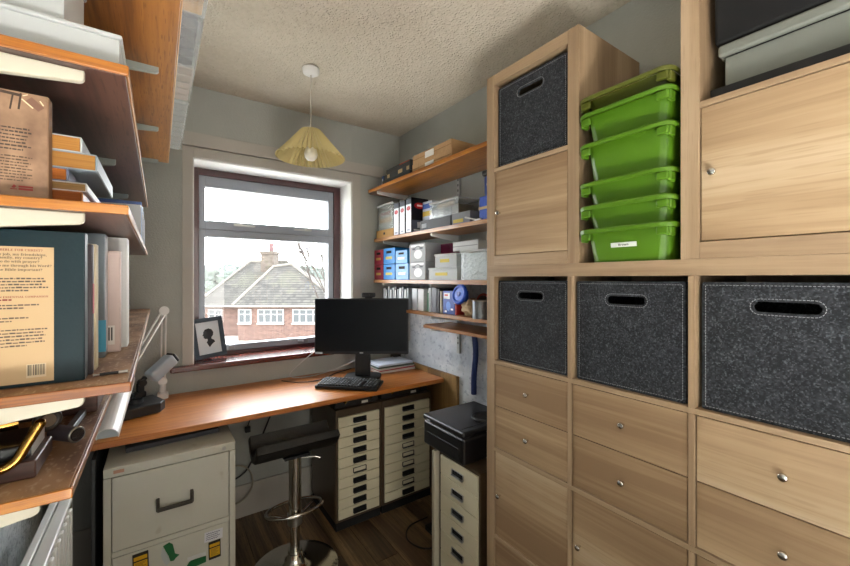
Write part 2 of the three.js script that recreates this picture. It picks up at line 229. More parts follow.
// ---------------------------------------------------------------- outside
{
  solo('garden_ground', 'pale ground below the window, lightened to bounce light to the ceiling', 'ground', bb(-120, 120, -2.95, -2.75, -200, -4, { r: 0 }), std(0xc4c2b8, 0.95)).userData.kind = 'structure';  // ground tone raised to bounce light up to the ceiling
  const brickT = tex(256, 256, (u, v) => { const row = Math.floor(v * 32), x = u * 11 + (row % 2) * 0.5, f = x - Math.floor(x), g = v * 32 - row, h = hash(Math.floor(x) % 11, row, 5); return f < 0.07 || g < 0.16 ? [90, 84, 80] : mix([66, 45, 39], [90, 66, 58], h); }, true, 1 / 2.4, 1 / 2.4);
  const tileT = tex(512, 512, (u, v) => { const row = Math.floor(v * 22), g = v * 22 - row, x = u * 26 + (row % 2) * 0.5, h = hash(Math.floor(x) % 26, row, 8), m = fbm(u, v, 8, 8, 4, 12), st = vn(u, v, 3, 22, 19); let c = mix([34, 33, 31], [66, 64, 60], h * 0.6 + m * 0.5 + (st - 0.5) * 0.5); c = mix(c, [64, 65, 52], sm(0.55, 0.75, m) * 0.5); return g < 0.26 ? mix(c, [18, 17, 16], 0.85) : c; }, true, 1 / 5.5, 1 / 5.5);
  const brick = std(0xffffff, 0.9, { map: brickT }), tile = std(0xffffff, 0.9, { map: tileT }), lead = std(0x5c5853, 0.9), wood = std(0x8c8c8c, 0.6), glass = phy(0x2c3236, 0.3);
  // local frame: x to the right along the front, z towards us; the front stands 25 m away
  const hs = thing('bungalow', 'brick bungalow with a mossy hipped tile roof seen through the window', 'house');
  const D = 25.5, ctr = V(Math.sin(YAW) * D - 10 * Math.cos(YAW), 0, -Math.cos(YAW) * D - 10 * Math.sin(YAW));
  hs.position.set(ctr.x, -2.75, ctr.z); hs.rotation.y = -YAW;
  const gy = (y) => y + 2.75, ux = (u, d) => (u - 425) / 381.93 * d + 10, vy = (v, d) => gy(1.421 - (v - 278.3) / 381.93 * d), dz = (d) => D - d;
  const ex = (u, d, v) => [ux(u, d), vy(v, d), dz(d)];
  const eF = vy(305.5, 25), eB = vy(305.5, 27);
  part(hs, 'wall', [bb(ux(235, 25), ux(345, 25), 0, eF, dz(31), dz(25.4), { r: 0, o: false }), bb(ux(196, 27.5), ux(236, 25.4), 0, eF, dz(33), dz(27.6), { r: 0, o: false })], brick);
  function slope(list) { const geos = list.map((q) => { const [a, b, c, d] = q.map((p) => V(...p)), e = b.clone().sub(a).normalize(), n = b.clone().sub(a).cross(c.clone().sub(a)).normalize(), f = n.clone().cross(e), pos = [], uv = []; for (const p of d ? [a, b, c, a, c, d] : [a, b, c]) { pos.push(p.x, p.y, p.z); const w = p.clone().sub(a); uv.push(w.dot(e), w.dot(f)); } const g = new THREE.BufferGeometry(); g.setAttribute('position', new THREE.Float32BufferAttribute(pos, 3)); g.setAttribute('uv', new THREE.Float32BufferAttribute(uv, 2)); g.computeVertexNormals(); return g; }); return merge(geos); }
  const fl = [ux(232.5, 25), eF, dz(25)], fr = [ux(344, 25), eF, dz(25)], rl = ex(273.5, 28.2, 267), rR = ex(292, 28.2, 264.5), bl = [ux(232.5, 25), eF, dz(32)], br = [ux(344, 25), eF, dz(32)];
  part(hs, 'roof', slope([[fl, fr, rR, rl], [bl, fl, rl], [fr, br, rR], [br, bl, rl, rR]]), tile);
  const gl = [ux(194, 27), eB, dz(27)], gr = [ux(270, 27), eB, dz(27)], tl = ex(250, 30.5, 262), tr = ex(288, 30.5, 261.5), hl = [ux(194, 27), eB, dz(34)], hr = [ux(330, 30), eB, dz(34)];
  part(hs, 'roof', slope([[gl, gr, tr, tl], [hl, gl, tl], [hr, hl, tl, tr], [gr, hr, tr]]), tile);
  for (const [a, b] of [[fl, rl], [rl, rR], [rR, fr], [gl, tl], [tl, tr]]) part(hs, 'ridge_tile', bar([a[0], a[1] + 0.03, a[2]], [b[0], b[1] + 0.03, b[2]], 0.1, 8), lead);
  part(hs, 'gutter', bar([fl[0], fl[1] - 0.06, fl[2]], [fr[0], fr[1] - 0.06, fr[2]], 0.06, 8), std(0x6d6a66, 0.6));
  part(hs, 'gutter', bar([gl[0], gl[1] - 0.06, gl[2]], [gr[0], gr[1] - 0.06, gr[2]], 0.06, 8), std(0x6d6a66, 0.6));
  const cx = ux(269.8, 29), ch = part(hs, 'chimney', [bb(cx - 0.47, cx + 0.47, vy(272, 29), vy(252, 29), dz(29.5), dz(28.5), { r: 0, o: false }), bb(cx - 0.54, cx + 0.54, vy(254.5, 29), vy(251.5, 29), dz(29.57), dz(28.43), { r: 0.02, o: false })], std(0xffffff, 0.95, { map: tex(64, 64, (u, v) => mix([52, 44, 40], [84, 78, 70], fbm(u, v, 6, 14, 3, 77)), true, 0.6, 0.6) }));
  part(ch, 'chimney_pot', lathe([[0.16, vy(251.6, 29)], [0.2, vy(249, 29)], [0.15, vy(246, 29)], [0.19, vy(244, 29)], [0.12, vy(243, 29)], [0.02, vy(243.5, 29)]], 14).translate(cx + 0.12, 0, dz(29)), std(0x50383a, 0.9));
  for (const [u0, u1, d, n] of [[209, 222, 27.6, 2], [239, 251, 25.4, 2], [258.5, 283.5, 25.4, 4], [293, 320, 25.4, 4]]) {
    const x0 = ux(u0, d), x1 = ux(u1, d), y0 = vy(323, d), y1 = vy(309, d), z = dz(d), w = part(hs, 'window', [bb(x0, x1, y0, y0 + 0.07, z - 0.02, z + 0.06), bb(x0, x1, y1 - 0.07, y1, z - 0.02, z + 0.06), bb(x0 - 0.06, x1 + 0.06, y0 - 0.08, y0 - 0.001, z, z + 0.14)], wood);
    part(w, 'pane', bb(x0, x1, y0, y1, z, z + 0.02, { r: 0 }), glass);
    for (let i = 0; i <= n; i++) part(w, 'mullion', bx(0.07, y1 - y0, 0.07, { r: 0.005, x: x0 + (x1 - x0) * i / n, y: (y0 + y1) / 2, z: z + 0.025 }), wood);
    part(w, 'transom', bx(x1 - x0, 0.05, 0.05, { r: 0.005, x: (x0 + x1) / 2, y: y0 + (y1 - y0) * 0.62, z: z + 0.025 }), wood);
  }
  // bare tree in front of the right-hand roof
  const tr_ = thing('bare_tree', 'leafless tree with thin grey branches beside the bungalow', 'tree'), rt = rng(77), geos = [];
  const td = 15, tp = V(Math.sin(YAW) * td - 3.35 * Math.cos(YAW), -2.75, -Math.cos(YAW) * td - 3.35 * Math.sin(YAW)); tr_.position.copy(tp);
  function grow(p, d, len, r, lvl) {
    const q = p.clone().addScaledVector(d, len); const g = flat(new THREE.CylinderGeometry(r * 0.68, r, len, 5, 1)); g.applyQuaternion(new THREE.Quaternion().setFromUnitVectors(V(0, 1, 0), d)); const mpt = p.clone().add(q).multiplyScalar(0.5); g.translate(mpt.x, mpt.y, mpt.z); geos.push(g);
    if (lvl <= 0) return; const n = lvl > 3 ? 3 : 3;
    for (let i = 0; i < n; i++) { const e = d.clone().add(V(rt() - 0.5, rt() * 0.5 - 0.1, rt() - 0.5).multiplyScalar(1.35)).normalize(); grow(p.clone().lerp(q, 0.55 + 0.45 * rt()), e, len * (0.62 + 0.2 * rt()), r * 0.62, lvl - 1); }
  }
  grow(V(0, 0, 0), V(0, 1, 0), 2.2, 0.09, 0); for (let i = 0; i < 5; i++) grow(V(0, 2.0 + 0.1 * i, 0), V(-0.55 + 0.25 * i + 0.1 * rt(), 1, (rt() - 0.5) * 0.7).normalize(), 1.75, 0.045, 5);
  part(tr_, 'branches', geos, std(0x342e2a, 0.9));
  // far trees and roofs on the left skyline
  const rd = rng(5), leafM = [std(0x434b47, 1), std(0x4c5350, 1), std(0x3c4540, 1)];
  const spots = [[206, 268, 62, 4.4], [213, 265, 76, 5.2], [221, 267, 90, 5], [229, 266, 104, 5.6], [237, 268, 118, 5.2], [300, 268, 118, 5.8], [312, 266, 104, 5.6], [324, 267, 90, 5.2]];
  const where = ['at the left edge of the window view', 'second from the left window edge', 'third from the left window edge', 'just left of the bungalow ridge', 'behind the bungalow ridge end', 'right of the bungalow chimney', 'behind the bare tree', 'at the right edge of the window view'];
  spots.forEach(([u, v, d, s], i) => {
    const g = []; for (let k = 0; k < 26; k++) { const b = new THREE.IcosahedronGeometry(s * (0.16 + 0.16 * rd()), 2), p = b.attributes.position, o = rd() * 9; for (let q = 0; q < p.count; q++) { const f = 1 + 0.22 * Math.sin(p.getX(q) * 9 + o) * Math.cos(p.getY(q) * 8 - o) + 0.12 * Math.sin(p.getZ(q) * 17 + o); p.setXYZ(q, p.getX(q) * f, p.getY(q) * f, p.getZ(q) * f); } b.computeVertexNormals(); b.translate((rd() - 0.5) * s * 1.3, s * (0.3 + 0.55 * rd()), (rd() - 0.5) * s); g.push(b); }
    const lat = (u - 425) / 381.93 * d, top = 1.421 - (v - 278.3) / 381.93 * d, t = thing('distant_tree', 'hazy green tree on the skyline, ' + where[i], 'tree', [Math.sin(YAW) * d + lat * Math.cos(YAW), top - s * 1.05, -Math.cos(YAW) * d + lat * Math.sin(YAW)], 0, 'skyline trees');
    part(t, 'crown', g, leafM[i % 3]); part(t, 'trunk', cyl(0.25, 0.35, top - s * 0.6 + 2.75, { y: -(top - s * 1.05 + 2.75) / 2 + s * 0.2, n: 8 }), std(0x5d554c, 1));
  });
}

// ---------------------------------------------------------------- oak cube units
const CF = 1.109, CD = 0.39, C = 0.3355, E_ = 0.042, DV = 0.015, CZ = -1.143;
const knobGeo = merge([cyl(0.004, 0.004, 0.014, { rz: Math.PI / 2, x: -0.007, n: 12 }), lathe([[0, 0.024], [0.008, 0.0235], [0.0105, 0.02], [0.0105, 0.016], [0.007, 0.0125], [0.004, 0.012]], 18).rotateZ(Math.PI / 2)]);
function knob(p, y, z) { const k = part(p, 'knob', knobGeo, M.chrome, [CF + 0.004, y, z]); k.scale.setScalar(0.86); return k; }
function front(p, name, y0, y1, z0, z1, ky, kz) { const d = part(p, name, bb(CF + 0.004, CF + 0.02, y0, y1, z0, z1, { r: 0.0012, grain: 'z' }), M.oak); if (ky) knob(d, ky, kz); return d; }
const frontPanel = (parent, name, y0, y1, z0, z1, grain, mat = M.oakFrame) => part(parent, name, bb(CF, CF + CD, y0, y1, z0, z1, { r: 0.0012, grain }), mat);
{ // 4 x 4 unit on the floor
  const u = thing('cube_shelf_unit', 'large oak-effect cube unit with drawers and doors standing on the floor', 'shelf unit');
  const z0 = CZ, z1 = CZ + 1.47, zi = (k) => z0 + E_ + k * (C + DV), yt = 1.47, yr = (k) => yt - E_ - k * (C + DV);   // cell k runs yr(k)-C .. yr(k)
  frontPanel(u, 'top_panel', yt - E_, yt, z0, z1, 'z'); frontPanel(u, 'bottom_panel', 0, E_, z0 + E_, z1 - E_, 'z');
  frontPanel(u, 'side_panel', 0, yt - E_, z0, z0 + E_, 'y'); frontPanel(u, 'side_panel', 0, yt - E_, z1 - E_, z1, 'y');
  for (let k = 0; k < 3; k++) frontPanel(u, 'shelf', yr(k) - C - DV, yr(k) - C, z0 + E_, z1 - E_, 'z');
  for (let c = 0; c < 3; c++) for (let k = 0; k < 4; k++) frontPanel(u, 'divider', Math.max(yr(k) - C, E_), yr(k), zi(c) + C, zi(c) + C + DV, 'y');
  part(u, 'back_panel', bb(CF + CD - 0.004, CF + CD, E_, yt - E_, z0 + E_, z1 - E_, { r: 0 }), M.oakFrame);
  const g = 0.0028;
  for (let c = 0; c < 4; c++) {
    const a = zi(c) + g, b = zi(c) + C - g, m = (a + b) / 2;
    const yb = yr(1) - C, ym = yr(1) - C / 2;
    front(u, 'drawer', ym + g / 2, yr(1) - g, a, b, ym + C / 4, m); front(u, 'drawer', yb + g, ym - g / 2, a, b, ym - C / 4, m);
    front(u, 'door', yr(2) - C + g, yr(2) - g, a, b, yr(2) - C / 2, a + 0.026);
    const y3 = Math.max(yr(3) - C, E_), m3 = (y3 + yr(3)) / 2; front(u, 'drawer', m3 + g / 2, yr(3) - g, a, b, m3 + C / 4, m); front(u, 'drawer', y3 + g, m3 - g / 2, a, b, m3 - C / 4, m);
  }
}
function stackUnit(label, z0, cols, doors, H = 0.77) {
  const u = thing('cube_shelf_unit', label, 'shelf unit'), y0 = 1.47, w = cols === 1 ? 0.42 : 0.77, z1 = z0 + w, yb = y0 + E_ + C;
  frontPanel(u, 'side_panel', y0, y0 + H, z0, z0 + E_, 'y'); frontPanel(u, 'side_panel', y0, y0 + H, z1 - E_, z1, 'y');
  frontPanel(u, 'top_panel', y0 + H - E_, y0 + H, z0 + E_, z1 - E_, 'z'); frontPanel(u, 'bottom_panel', y0, y0 + E_, z0 + E_, z1 - E_, 'z'); frontPanel(u, 'shelf', yb, yb + DV, z0 + E_, z1 - E_, 'z');
  part(u, 'back_panel', bb(CF + CD - 0.004, CF + CD, y0 + E_, y0 + H - E_, z0 + E_, z1 - E_, { r: 0 }), M.oakFrame);
  for (let c = 0; c < cols; c++) { const a = z0 + E_ + c * (C + DV) + 0.0028, b = a + C - 0.0056; if (c) frontPanel(u, 'divider', y0 + E_, y0 + H - E_, a - DV - 0.0028, a - 0.0028, 'y'); front(u, 'door', y0 + E_ + 0.002, yb - 0.002, a, b, y0 + E_ + C / 2, a + 0.026); }
  return u;
}
stackUnit('narrow oak-effect cube tower nearest the window with one door', CZ, 1);
stackUnit('wide oak-effect cube unit on top, right of the green bins', -0.432, 2);

// felt boxes
function feltBox(label, y0, z0) {
  const w = C - 0.02, h = C - 0.017, d = 0.34, b = thing('felt_storage_box', label, 'storage box', [CF + 0.016, y0 + 0.001, z0 + C / 2], 0, 'charcoal felt boxes');
  const s = rrShape(w, h, 0.006), hole = rrShape(0.112, 0.024, 0.0118, THREE.Path), hy = h / 2 - 0.056; hole.curves.forEach(() => {}); const pts = hole.getPoints(10).map((p) => new THREE.Vector2(p.x, p.y + hy)); s.holes = [new THREE.Path(pts)];
  const fg = extr(s, 0.006); fg.rotateY(-Math.PI / 2); fg.translate(0.006, h / 2, 0); uvBox(fg, 'z', rr(0, 3), rr(0, 3));
  part(b, 'front_panel', fg, M.felt);
  part(b, 'body', [bb(0.0065, d, 0, h - 0.002, -w / 2, -w / 2 + 0.005, { r: 0 }), bb(0.0065, d, 0, h - 0.002, w / 2 - 0.005, w / 2, { r: 0 }), bb(d - 0.005, d, 0, h - 0.002, -w / 2 + 0.005, w / 2 - 0.005, { r: 0 }), bb(0.0065, d - 0.005, 0, 0.005, -w / 2 + 0.005, w / 2 - 0.005, { r: 0 })], M.felt);
  const st = [], dash = (za, ya, zb, yb) => { const L = Math.hypot(zb - za, yb - ya), n = Math.max(1, Math.round(L / 0.0068)), a = Math.atan2(yb - ya, zb - za); for (let i = 0; i < n; i++) { const t = (i + 0.5) / n, g = new THREE.BoxGeometry(0.0012, 0.0013, 0.0042).toNonIndexed(); g.rotateX(-a); g.translate(-0.0004, h / 2 + ya + (yb - ya) * t, za + (zb - za) * t); st.push(g); } };
  const q = w / 2 - 0.008, r = h / 2 - 0.008; dash(-q, -r, q, -r); dash(-q, r, q, r); dash(-q, -r, -q, r); dash(q, -r, q, r);
  const ring = rrShape(0.124, 0.036, 0.0178).getSpacedPoints(46); for (let i = 0; i + 1 < ring.length; i++) dash(ring[i].x, ring[i].y + hy, ring[i + 1].x, ring[i + 1].y + hy);
  const sp = part(b, 'stitching', st, M.thread); sp.userData.kind = 'stuff'; return b;
}
const y1c = 1.47 - E_ - C;
feltBox('charcoal felt box in the lower unit, directly under the narrow tower', y1c, CZ + E_);
feltBox('charcoal felt box in the lower unit, under the green bins', y1c, CZ + E_ + C + DV);
feltBox('largest-looking charcoal felt box at the right picture edge', y1c, CZ + E_ + 2 * (C + DV));
feltBox('charcoal felt box in the top of the narrow tower, near the ceiling', 1.47 + E_ + C + DV, CZ + E_);

// grey tub in a black tray in the top right cell
{
  const yb = 1.47 + E_ + C + DV + 0.001, z0 = -0.432 + E_ + 0.01, z1 = z0 + C - 0.02, zc = (z0 + z1) / 2;
  const tr = thing('black_tray', 'shallow black tray in the open top right cube', 'tray', [CF + 0.03, yb, zc]);
  part(tr, 'base', bb(0, 0.33, 0, 0.006, -0.155, 0.155), M.black); part(tr, 'rim', [bb(0, 0.008, 0.0062, 0.03, -0.155, 0.155), bb(0.322, 0.33, 0.0062, 0.03, -0.155, 0.155), bb(0.0082, 0.3218, 0.0062, 0.03, -0.155, -0.147), bb(0.0082, 0.3218, 0.0062, 0.03, 0.147, 0.155)], M.black);
  const tb = thing('grey_tub', 'grey plastic tub with a rolled rim standing in a black tray', 'storage box', [CF + 0.05, yb + 0.0065, zc]), grey = phy(0x757972, 0.55);
  part(tb, 'tub', [bb(0.0, 0.006, 0, 0.1, -0.13, 0.13), bb(0.27, 0.276, 0, 0.1, -0.13, 0.13), bb(0.0062, 0.2698, 0, 0.1, -0.13, -0.124), bb(0.0062, 0.2698, 0, 0.1, 0.124, 0.13), bb(0.0062, 0.2698, 0, 0.005, -0.1238, 0.1238)], grey);
  part(tb, 'rim', [bb(-0.014, 0.004, 0.101, 0.13, -0.142, 0.142, { r: 0.008, seg: 3 }), bb(0.272, 0.29, 0.101, 0.13, -0.142, 0.142, { r: 0.008, seg: 3 }), bb(0.0045, 0.2715, 0.101, 0.13, -0.142, -0.124, { r: 0.008, seg: 3 }), bb(0.0045, 0.2715, 0.101, 0.13, 0.124, 0.142, { r: 0.008, seg: 3 })], grey);
  const bg = thing('void_block', 'matte black block standing in for the dark void above the grey tub', 'case', [CF + 0.05, yb + 0.14, zc]);  // black block added where the cell is only dark space above the tub
  part(bg, 'body', bb(-0.012, 0.28, 0, 0.15, -0.15, 0.15, { r: 0.01 }), M.blackMatte); part(bg, 'lid', bb(-0.016, 0.284, 0.152, 0.178, -0.153, 0.153, { r: 0.008 }), M.blackMatte);
}

// green bins
{
  const zc = -0.5775, rimW = 0.272, X0 = 1.078, L = 0.4;
  const rims = [1.568, 1.64, 1.712, 1.832, 1.926, 1.976], deep = [0.097, 0.066, 0.066, 0.112, 0.088, 0.044];
  const lab = ['bottom green plastic bin with a white name label', 'second green plastic bin from the bottom', 'third green plastic bin from the bottom', 'deep green plastic bin, fourth from the bottom', 'green plastic bin just under the olive lid-like tray', 'olive-green tray on top of the green bins'];
  function loop(w, l, r, y, n = 6) { const out = []; for (const [sx, sz, a] of [[1, 1, 0], [-1, 1, 1], [-1, -1, 2], [1, -1, 3]]) for (let i = 0; i <= n; i++) { const t = (a + i / n) * Math.PI / 2; out.push([sx * (l / 2 - r) + r * Math.cos(t), y, sz * (w / 2 - r) + r * Math.sin(t)]); } return out; }
  function skin(loops, cap) { const n = loops[0].length, pos = [], idx = []; loops.forEach((l) => l.forEach((p) => pos.push(...p))); for (let k = 0; k + 1 < loops.length; k++) for (let i = 0; i < n; i++) { const a = k * n + i, b = k * n + (i + 1) % n; idx.push(a, a + n, b, b, a + n, b + n); } if (cap) { const c = pos.length / 3, k = (loops.length - 1) * n; pos.push(0, loops[loops.length - 1][0][1], 0); for (let i = 0; i < n; i++) idx.push(k + i, c, k + (i + 1) % n); } const g = new THREE.BufferGeometry(); g.setAttribute('position', new THREE.Float32BufferAttribute(pos, 3)); g.setIndex(idx); return toCreasedNormals(g, 0.6); }
  rims.forEach((y, i) => {
    const h = deep[i], m = i === 5 ? M.greenOlive : M.green, b = thing('storage_bin', lab[i], 'storage bin', [X0 + L / 2, y - h, zc], 0, 'stacked green bins');
    const lowW = 0.226, topW = 0.242, lowL = L - 0.085, topL = L - 0.06, o = 0.0;
    part(b, 'bin_body', skin([loop(topW - 0.006, topL - 0.006, 0.022, h - 0.002), loop(lowW - 0.006, lowL - 0.006, 0.028, 0.003 + o)].reverse().concat([loop(topW, topL, 0.025, h - 0.001)]).concat([loop(lowW, lowL, 0.03, 0)]), true), m);
    part(b, 'rim', skin([loop(topW + 0.001, topL + 0.001, 0.025, h), loop(topW + 0.001, topL + 0.001, 0.025, h + 0.003), loop(rimW - 0.006, L - 0.006, 0.03, h + 0.003), loop(rimW, L, 0.032, h - 0.001), loop(rimW, L, 0.032, h - 0.011), loop(rimW - 0.004, L - 0.004, 0.03, h - 0.011), loop(rimW - 0.004, L - 0.004, 0.03, h - 0.002), loop(topW + 0.001, topL + 0.001, 0.025, h)]), m);
    for (const s of [-1, 1]) part(b, 'clip', [bx(0.03, 0.026, 0.012, { r: 0.004, x: -L / 2 + 0.03, y: h - 0.022, z: s * (rimW / 2 - 0.012) }), bx(0.012, 0.022, 0.03, { r: 0.004, x: -L / 2 + 0.014, y: h - 0.02, z: s * (rimW / 2 - 0.026) })], m);
    if (i === 0) part(b, 'name_label', bx(0.0012, 0.0135, 0.075, { r: 0 }), new THREE.MeshStandardMaterial({ color: 0xe9efe4, roughness: 0.6 }), [-topL / 2 + 0.0035, h * 0.5, -0.004], [0, 0, 0.13]);
    if (i === 0) { const t = canvasTex(256, 48, (c, w, hh) => { c.fillStyle = '#eaf0e6'; c.fillRect(0, 0, w, hh); c.fillStyle = '#222'; c.font = 'bold 34px sans-serif'; c.textAlign = 'center'; c.fillText('Brown', w / 2, 36); }); const pl = new THREE.PlaneGeometry(0.074, 0.0128); pl.rotateY(-Math.PI / 2); part(b.children.find((q) => q.name === 'name_label'), 'label_print', pl, new THREE.MeshStandardMaterial({ map: t, roughness: 0.6 }), [-0.0008, 0, 0]); }
  });
}

// ---------------------------------------------------------------- desk and what stands on it
const DY = 0.789, DF = -1.912;
{
  const d = thing('desk', 'long orange-varnished wooden desk under the window', 'desk');
  part(d, 'desktop', bb(XL + 0.002, 1.483, DY - 0.026, DY, ZW + 0.001, DF, { r: 0.004, seg: 2, grain: 'x' }), M.desk);
  part(d, 'batten', bb(XL + 0.01, 1.47, DY - 0.055, DY - 0.027, ZW + 0.02, ZW + 0.05, { r: 0.002 }), M.darkGrey);
  part(d, 'end_panel', bb(1.485, 1.506, 0, 0.822, ZW + 0.02, -1.79, { r: 0.002, grain: 'y' }), std(0xffffff, 0.5, { map: woodTex(256, 256, [104, 76, 40], [136, 104, 58], [160, 126, 76], { seed: 83, lenU: 0.8, lenV: 0.4 }) }));
}
{ // monitor
  const m = thing('monitor', 'black widescreen computer monitor switched off on the desk', 'monitor', [1.05, DY, -2.194], -YAW);
  const W = 0.585, H = 0.348, y0 = 0.159;
  part(m, 'stand_base', [extr(rrShape(0.22, 0.17, 0.05), 0.008, 0.003).rotateX(-Math.PI / 2).translate(0, 0.0035, -0.035)], M.black);
  part(m, 'stand_neck', [bb(-0.048, 0.048, 0.0115, 0.3, -0.05, -0.018, { r: 0.008 })], M.black);
  part(m, 'housing', [bb(-W / 2, W / 2, y0, y0 + H, -0.002, 0.022, { r: 0.006 }), bb(-0.2, 0.2, y0 + 0.04, y0 + H - 0.05, -0.0175, 0.0, { r: 0.008 })], M.black);
  const sc = part(m, 'screen', bb(-W / 2 + 0.009, W / 2 - 0.009, y0 + 0.019, y0 + H - 0.009, 0.0222, 0.0232, { r: 0 }), phy(0x0a1016, 0.4, { specularIntensity: 0.4 }));
  part(m, 'sticker', bb(-W / 2 + 0.006, -W / 2 + 0.05, y0 + 0.003, y0 + 0.014, 0.0222, 0.0228, { r: 0 }), std(0xb9c2cc, 0.4));
  part(m, 'logo', bb(-0.011, 0.011, y0 + 0.005, y0 + 0.013, 0.0222, 0.0228, { r: 0 }), std(0xd4d6d8, 0.4));
  const w = thing('webcam', 'small black webcam clipped on top of the monitor', 'webcam', [1.05, DY + y0 + H + 0.0005, -2.194], -YAW);
  part(w, 'body', bb(0.0, 0.084, 0.006, 0.034, -0.01, 0.022, { r: 0.008, seg: 2 }), M.black); part(w, 'clip', [bb(0.02, 0.064, 0, 0.0058, -0.02, 0.02)], M.black); part(w, 'lens', cyl(0.009, 0.009, 0.004, { rx: Math.PI / 2, x: 0.042, y: 0.02, z: 0.024 }), M.blackGloss);
}
{ // keyboard
  const k = thing('keyboard', 'black wired keyboard with grey keys in front of the monitor', 'keyboard', [0.912, DY + 0.001, -2.07], -0.78);
  const W = 0.37, Dp = 0.138; k.rotation.order = 'YXZ'; k.rotation.x = 0.09; k.position.y = DY + 0.0075;
  part(k, 'case', bx(W, 0.018, Dp, { r: 0.004, y: 0.009 }), M.black);
  const keyM = std(0x31353a, 0.45), lg = std(0xaab4be, 0.5); let g = [];
  for (let r = 0; r < 6; r++) for (let c = 0; c < 19; c++) { if (c === 14 && r > 1) continue; g.push(bx(0.0155, 0.009, 0.0165, { r: 0.0025, x: -W / 2 + 0.02 + c * 0.0183, y: 0.0225, z: -Dp / 2 + 0.018 + r * 0.0203 })); }
  part(k, 'keys', g, keyM).userData.kind = 'stuff'; g = [];
  for (let r = 0; r < 6; r++) for (let c = 0; c < 19; c++) if (hash(r, c, 3) > 0.3 && !(c === 14 && r > 1)) g.push(bx(0.006, 0.0006, 0.005, { r: 0, x: -W / 2 + 0.018 + c * 0.0183, y: 0.0274, z: -Dp / 2 + 0.016 + r * 0.0203 }));
  part(k, 'key_legends_and_glints', g, lg).userData.kind = 'stuff';  // legends lightened, whitish key highlights put into their colour
  part(k, 'foot', [bx(0.03, 0.012, 0.012, { x: -0.14, y: -0.003, z: -Dp / 2 + 0.012 }), bx(0.03, 0.012, 0.012, { x: 0.14, y: -0.003, z: -Dp / 2 + 0.012 })], M.black);
}
{ // papers by the wall
  const specs = [[0.0, 0.28, 0.2, 0.016, 0xd6d2cb, 'white paper pad at the bottom of the desk pile'], [0.016, 0.275, 0.2, 0.006, 0xb02a3c, 'magazine with a crimson edge in the desk pile'], [0.022, 0.28, 0.2, 0.012, 0xcfcac6, 'loose white sheets above the crimson magazine'], [0.034, 0.28, 0.2, 0.01, 0x41554c, 'dark green folder in the desk pile'], [0.044, 0.27, 0.2, 0.014, 0xc9d2e2, 'pale blue notebook topmost of the desk pile']];
  specs.forEach(([y, w, d, h, c, l], i) => { const p = thing('paper_stack', l, 'paper', [1.333 - 0.003 * i, DY + y + 0.0004, -2.33 + 0.006 * (i % 2)], 0.04 * (i % 3) - 0.03, 'papers behind the monitor'); part(p, 'sheets', bx(w, h - 0.0012, d, { r: 0.001, y: h / 2 }), c === 0x41554c || c === 0xb02a3c ? col(c, 0.5) : col(c, 0.85)); });
  const s = thing('desk_speaker', 'small black upright gadget behind the paper pile', 'speaker', [1.44, DY, -2.44]); part(s, 'body', bb(-0.03, 0.03, 0, 0.17, -0.03, 0.03, { r: 0.006 }), M.black); part(s, 'grille', bb(-0.02, 0.02, 0.05, 0.15, 0.0302, 0.032, { r: 0 }), M.blackMatte);
}
solo('monitor_cable', 'thin pale cable looping behind the monitor over the desk', 'cable', tube([[0.87, 0.985, -2.395], [0.78, 0.92, -2.42], [0.68, 0.83, -2.44], [0.7, 0.802, -2.42], [0.82, 0.803, -2.4], [0.97, 0.84, -2.36], [1.08, 0.9, -2.3], [1.12, 0.98, -2.27]], 0.0028, 60, 6), std(0xb9b6b4, 0.5));
solo('keyboard_cable', 'black cable lying along the back of the desk', 'cable', tube([[0.62, 0.7935, -2.42], [0.68, 0.7935, -2.34], [0.78, 0.7935, -2.3], [0.88, 0.7935, -2.34], [0.96, 0.7935, -2.41], [1.1, 0.7935, -2.47]], 0.003, 50, 6), M.black);

{ // framed silhouette on the sill
  const f = thing('picture_frame', 'blue-black picture frame with a black head silhouette on the windowsill', 'picture frame', [0.262, 0.9495, -2.595], 0.12);
  f.rotation.z = 0.1;
  const W = 0.17, H = 0.238, b = 0.024, tilt = new THREE.Group();
  const mat = std(0x2c3a48, 0.45), T = (g) => g.rotateX(-0.16);
  part(f, 'frame', [bb(-W / 2, W / 2, 0, b, -0.008, 0.008), bb(-W / 2, W / 2, H - b, H, -0.008, 0.008), bb(-W / 2, -W / 2 + b, b, H - b, -0.008, 0.008), bb(W / 2 - b, W / 2, b, H - b, -0.008, 0.008)].map(T), mat);
  part(f, 'backing', T(bb(-W / 2 + 0.004, W / 2 - 0.004, 0.004, H - 0.004, -0.012, -0.0085, { r: 0 })), col(0x6b5a44, 0.9));
  const pic = part(f, 'print', T(bb(-W / 2 + b, W / 2 - b, b, H - b, -0.008, -0.003, { r: 0 })), std(0xd4d8dc, 0.7));
  const s = new THREE.Shape(), P = [[-0.012, 0.086], [-0.001, 0.06], [0.012, 0.074], [0.026, 0.084], [0.022, 0.094], [0.012, 0.1], [0.012, 0.108], [0.021, 0.118], [0.024, 0.132], [0.018, 0.147], [0.004, 0.154], [-0.012, 0.15], [-0.02, 0.139], [-0.021, 0.13], [-0.026, 0.122], [-0.021, 0.119], [-0.022, 0.111], [-0.016, 0.104], [-0.006, 0.103], [-0.006, 0.094]];
  P.forEach(([x, y], i) => (i ? s.lineTo(x * 1.2, (y - 0.108) * 1.2 + 0.119) : s.moveTo(x * 1.2, (y - 0.108) * 1.2 + 0.119))); s.closePath();
  const sg = extr(s, 0.0006); sg.translate(0, 0, -0.0028); part(pic, 'silhouette', T(sg), col(0x22262c, 0.7));
  part(f, 'strut', sqbar([0, 0.13, -0.035], [0, 0.002, -0.085], 0.04, 0.003), mat);
}
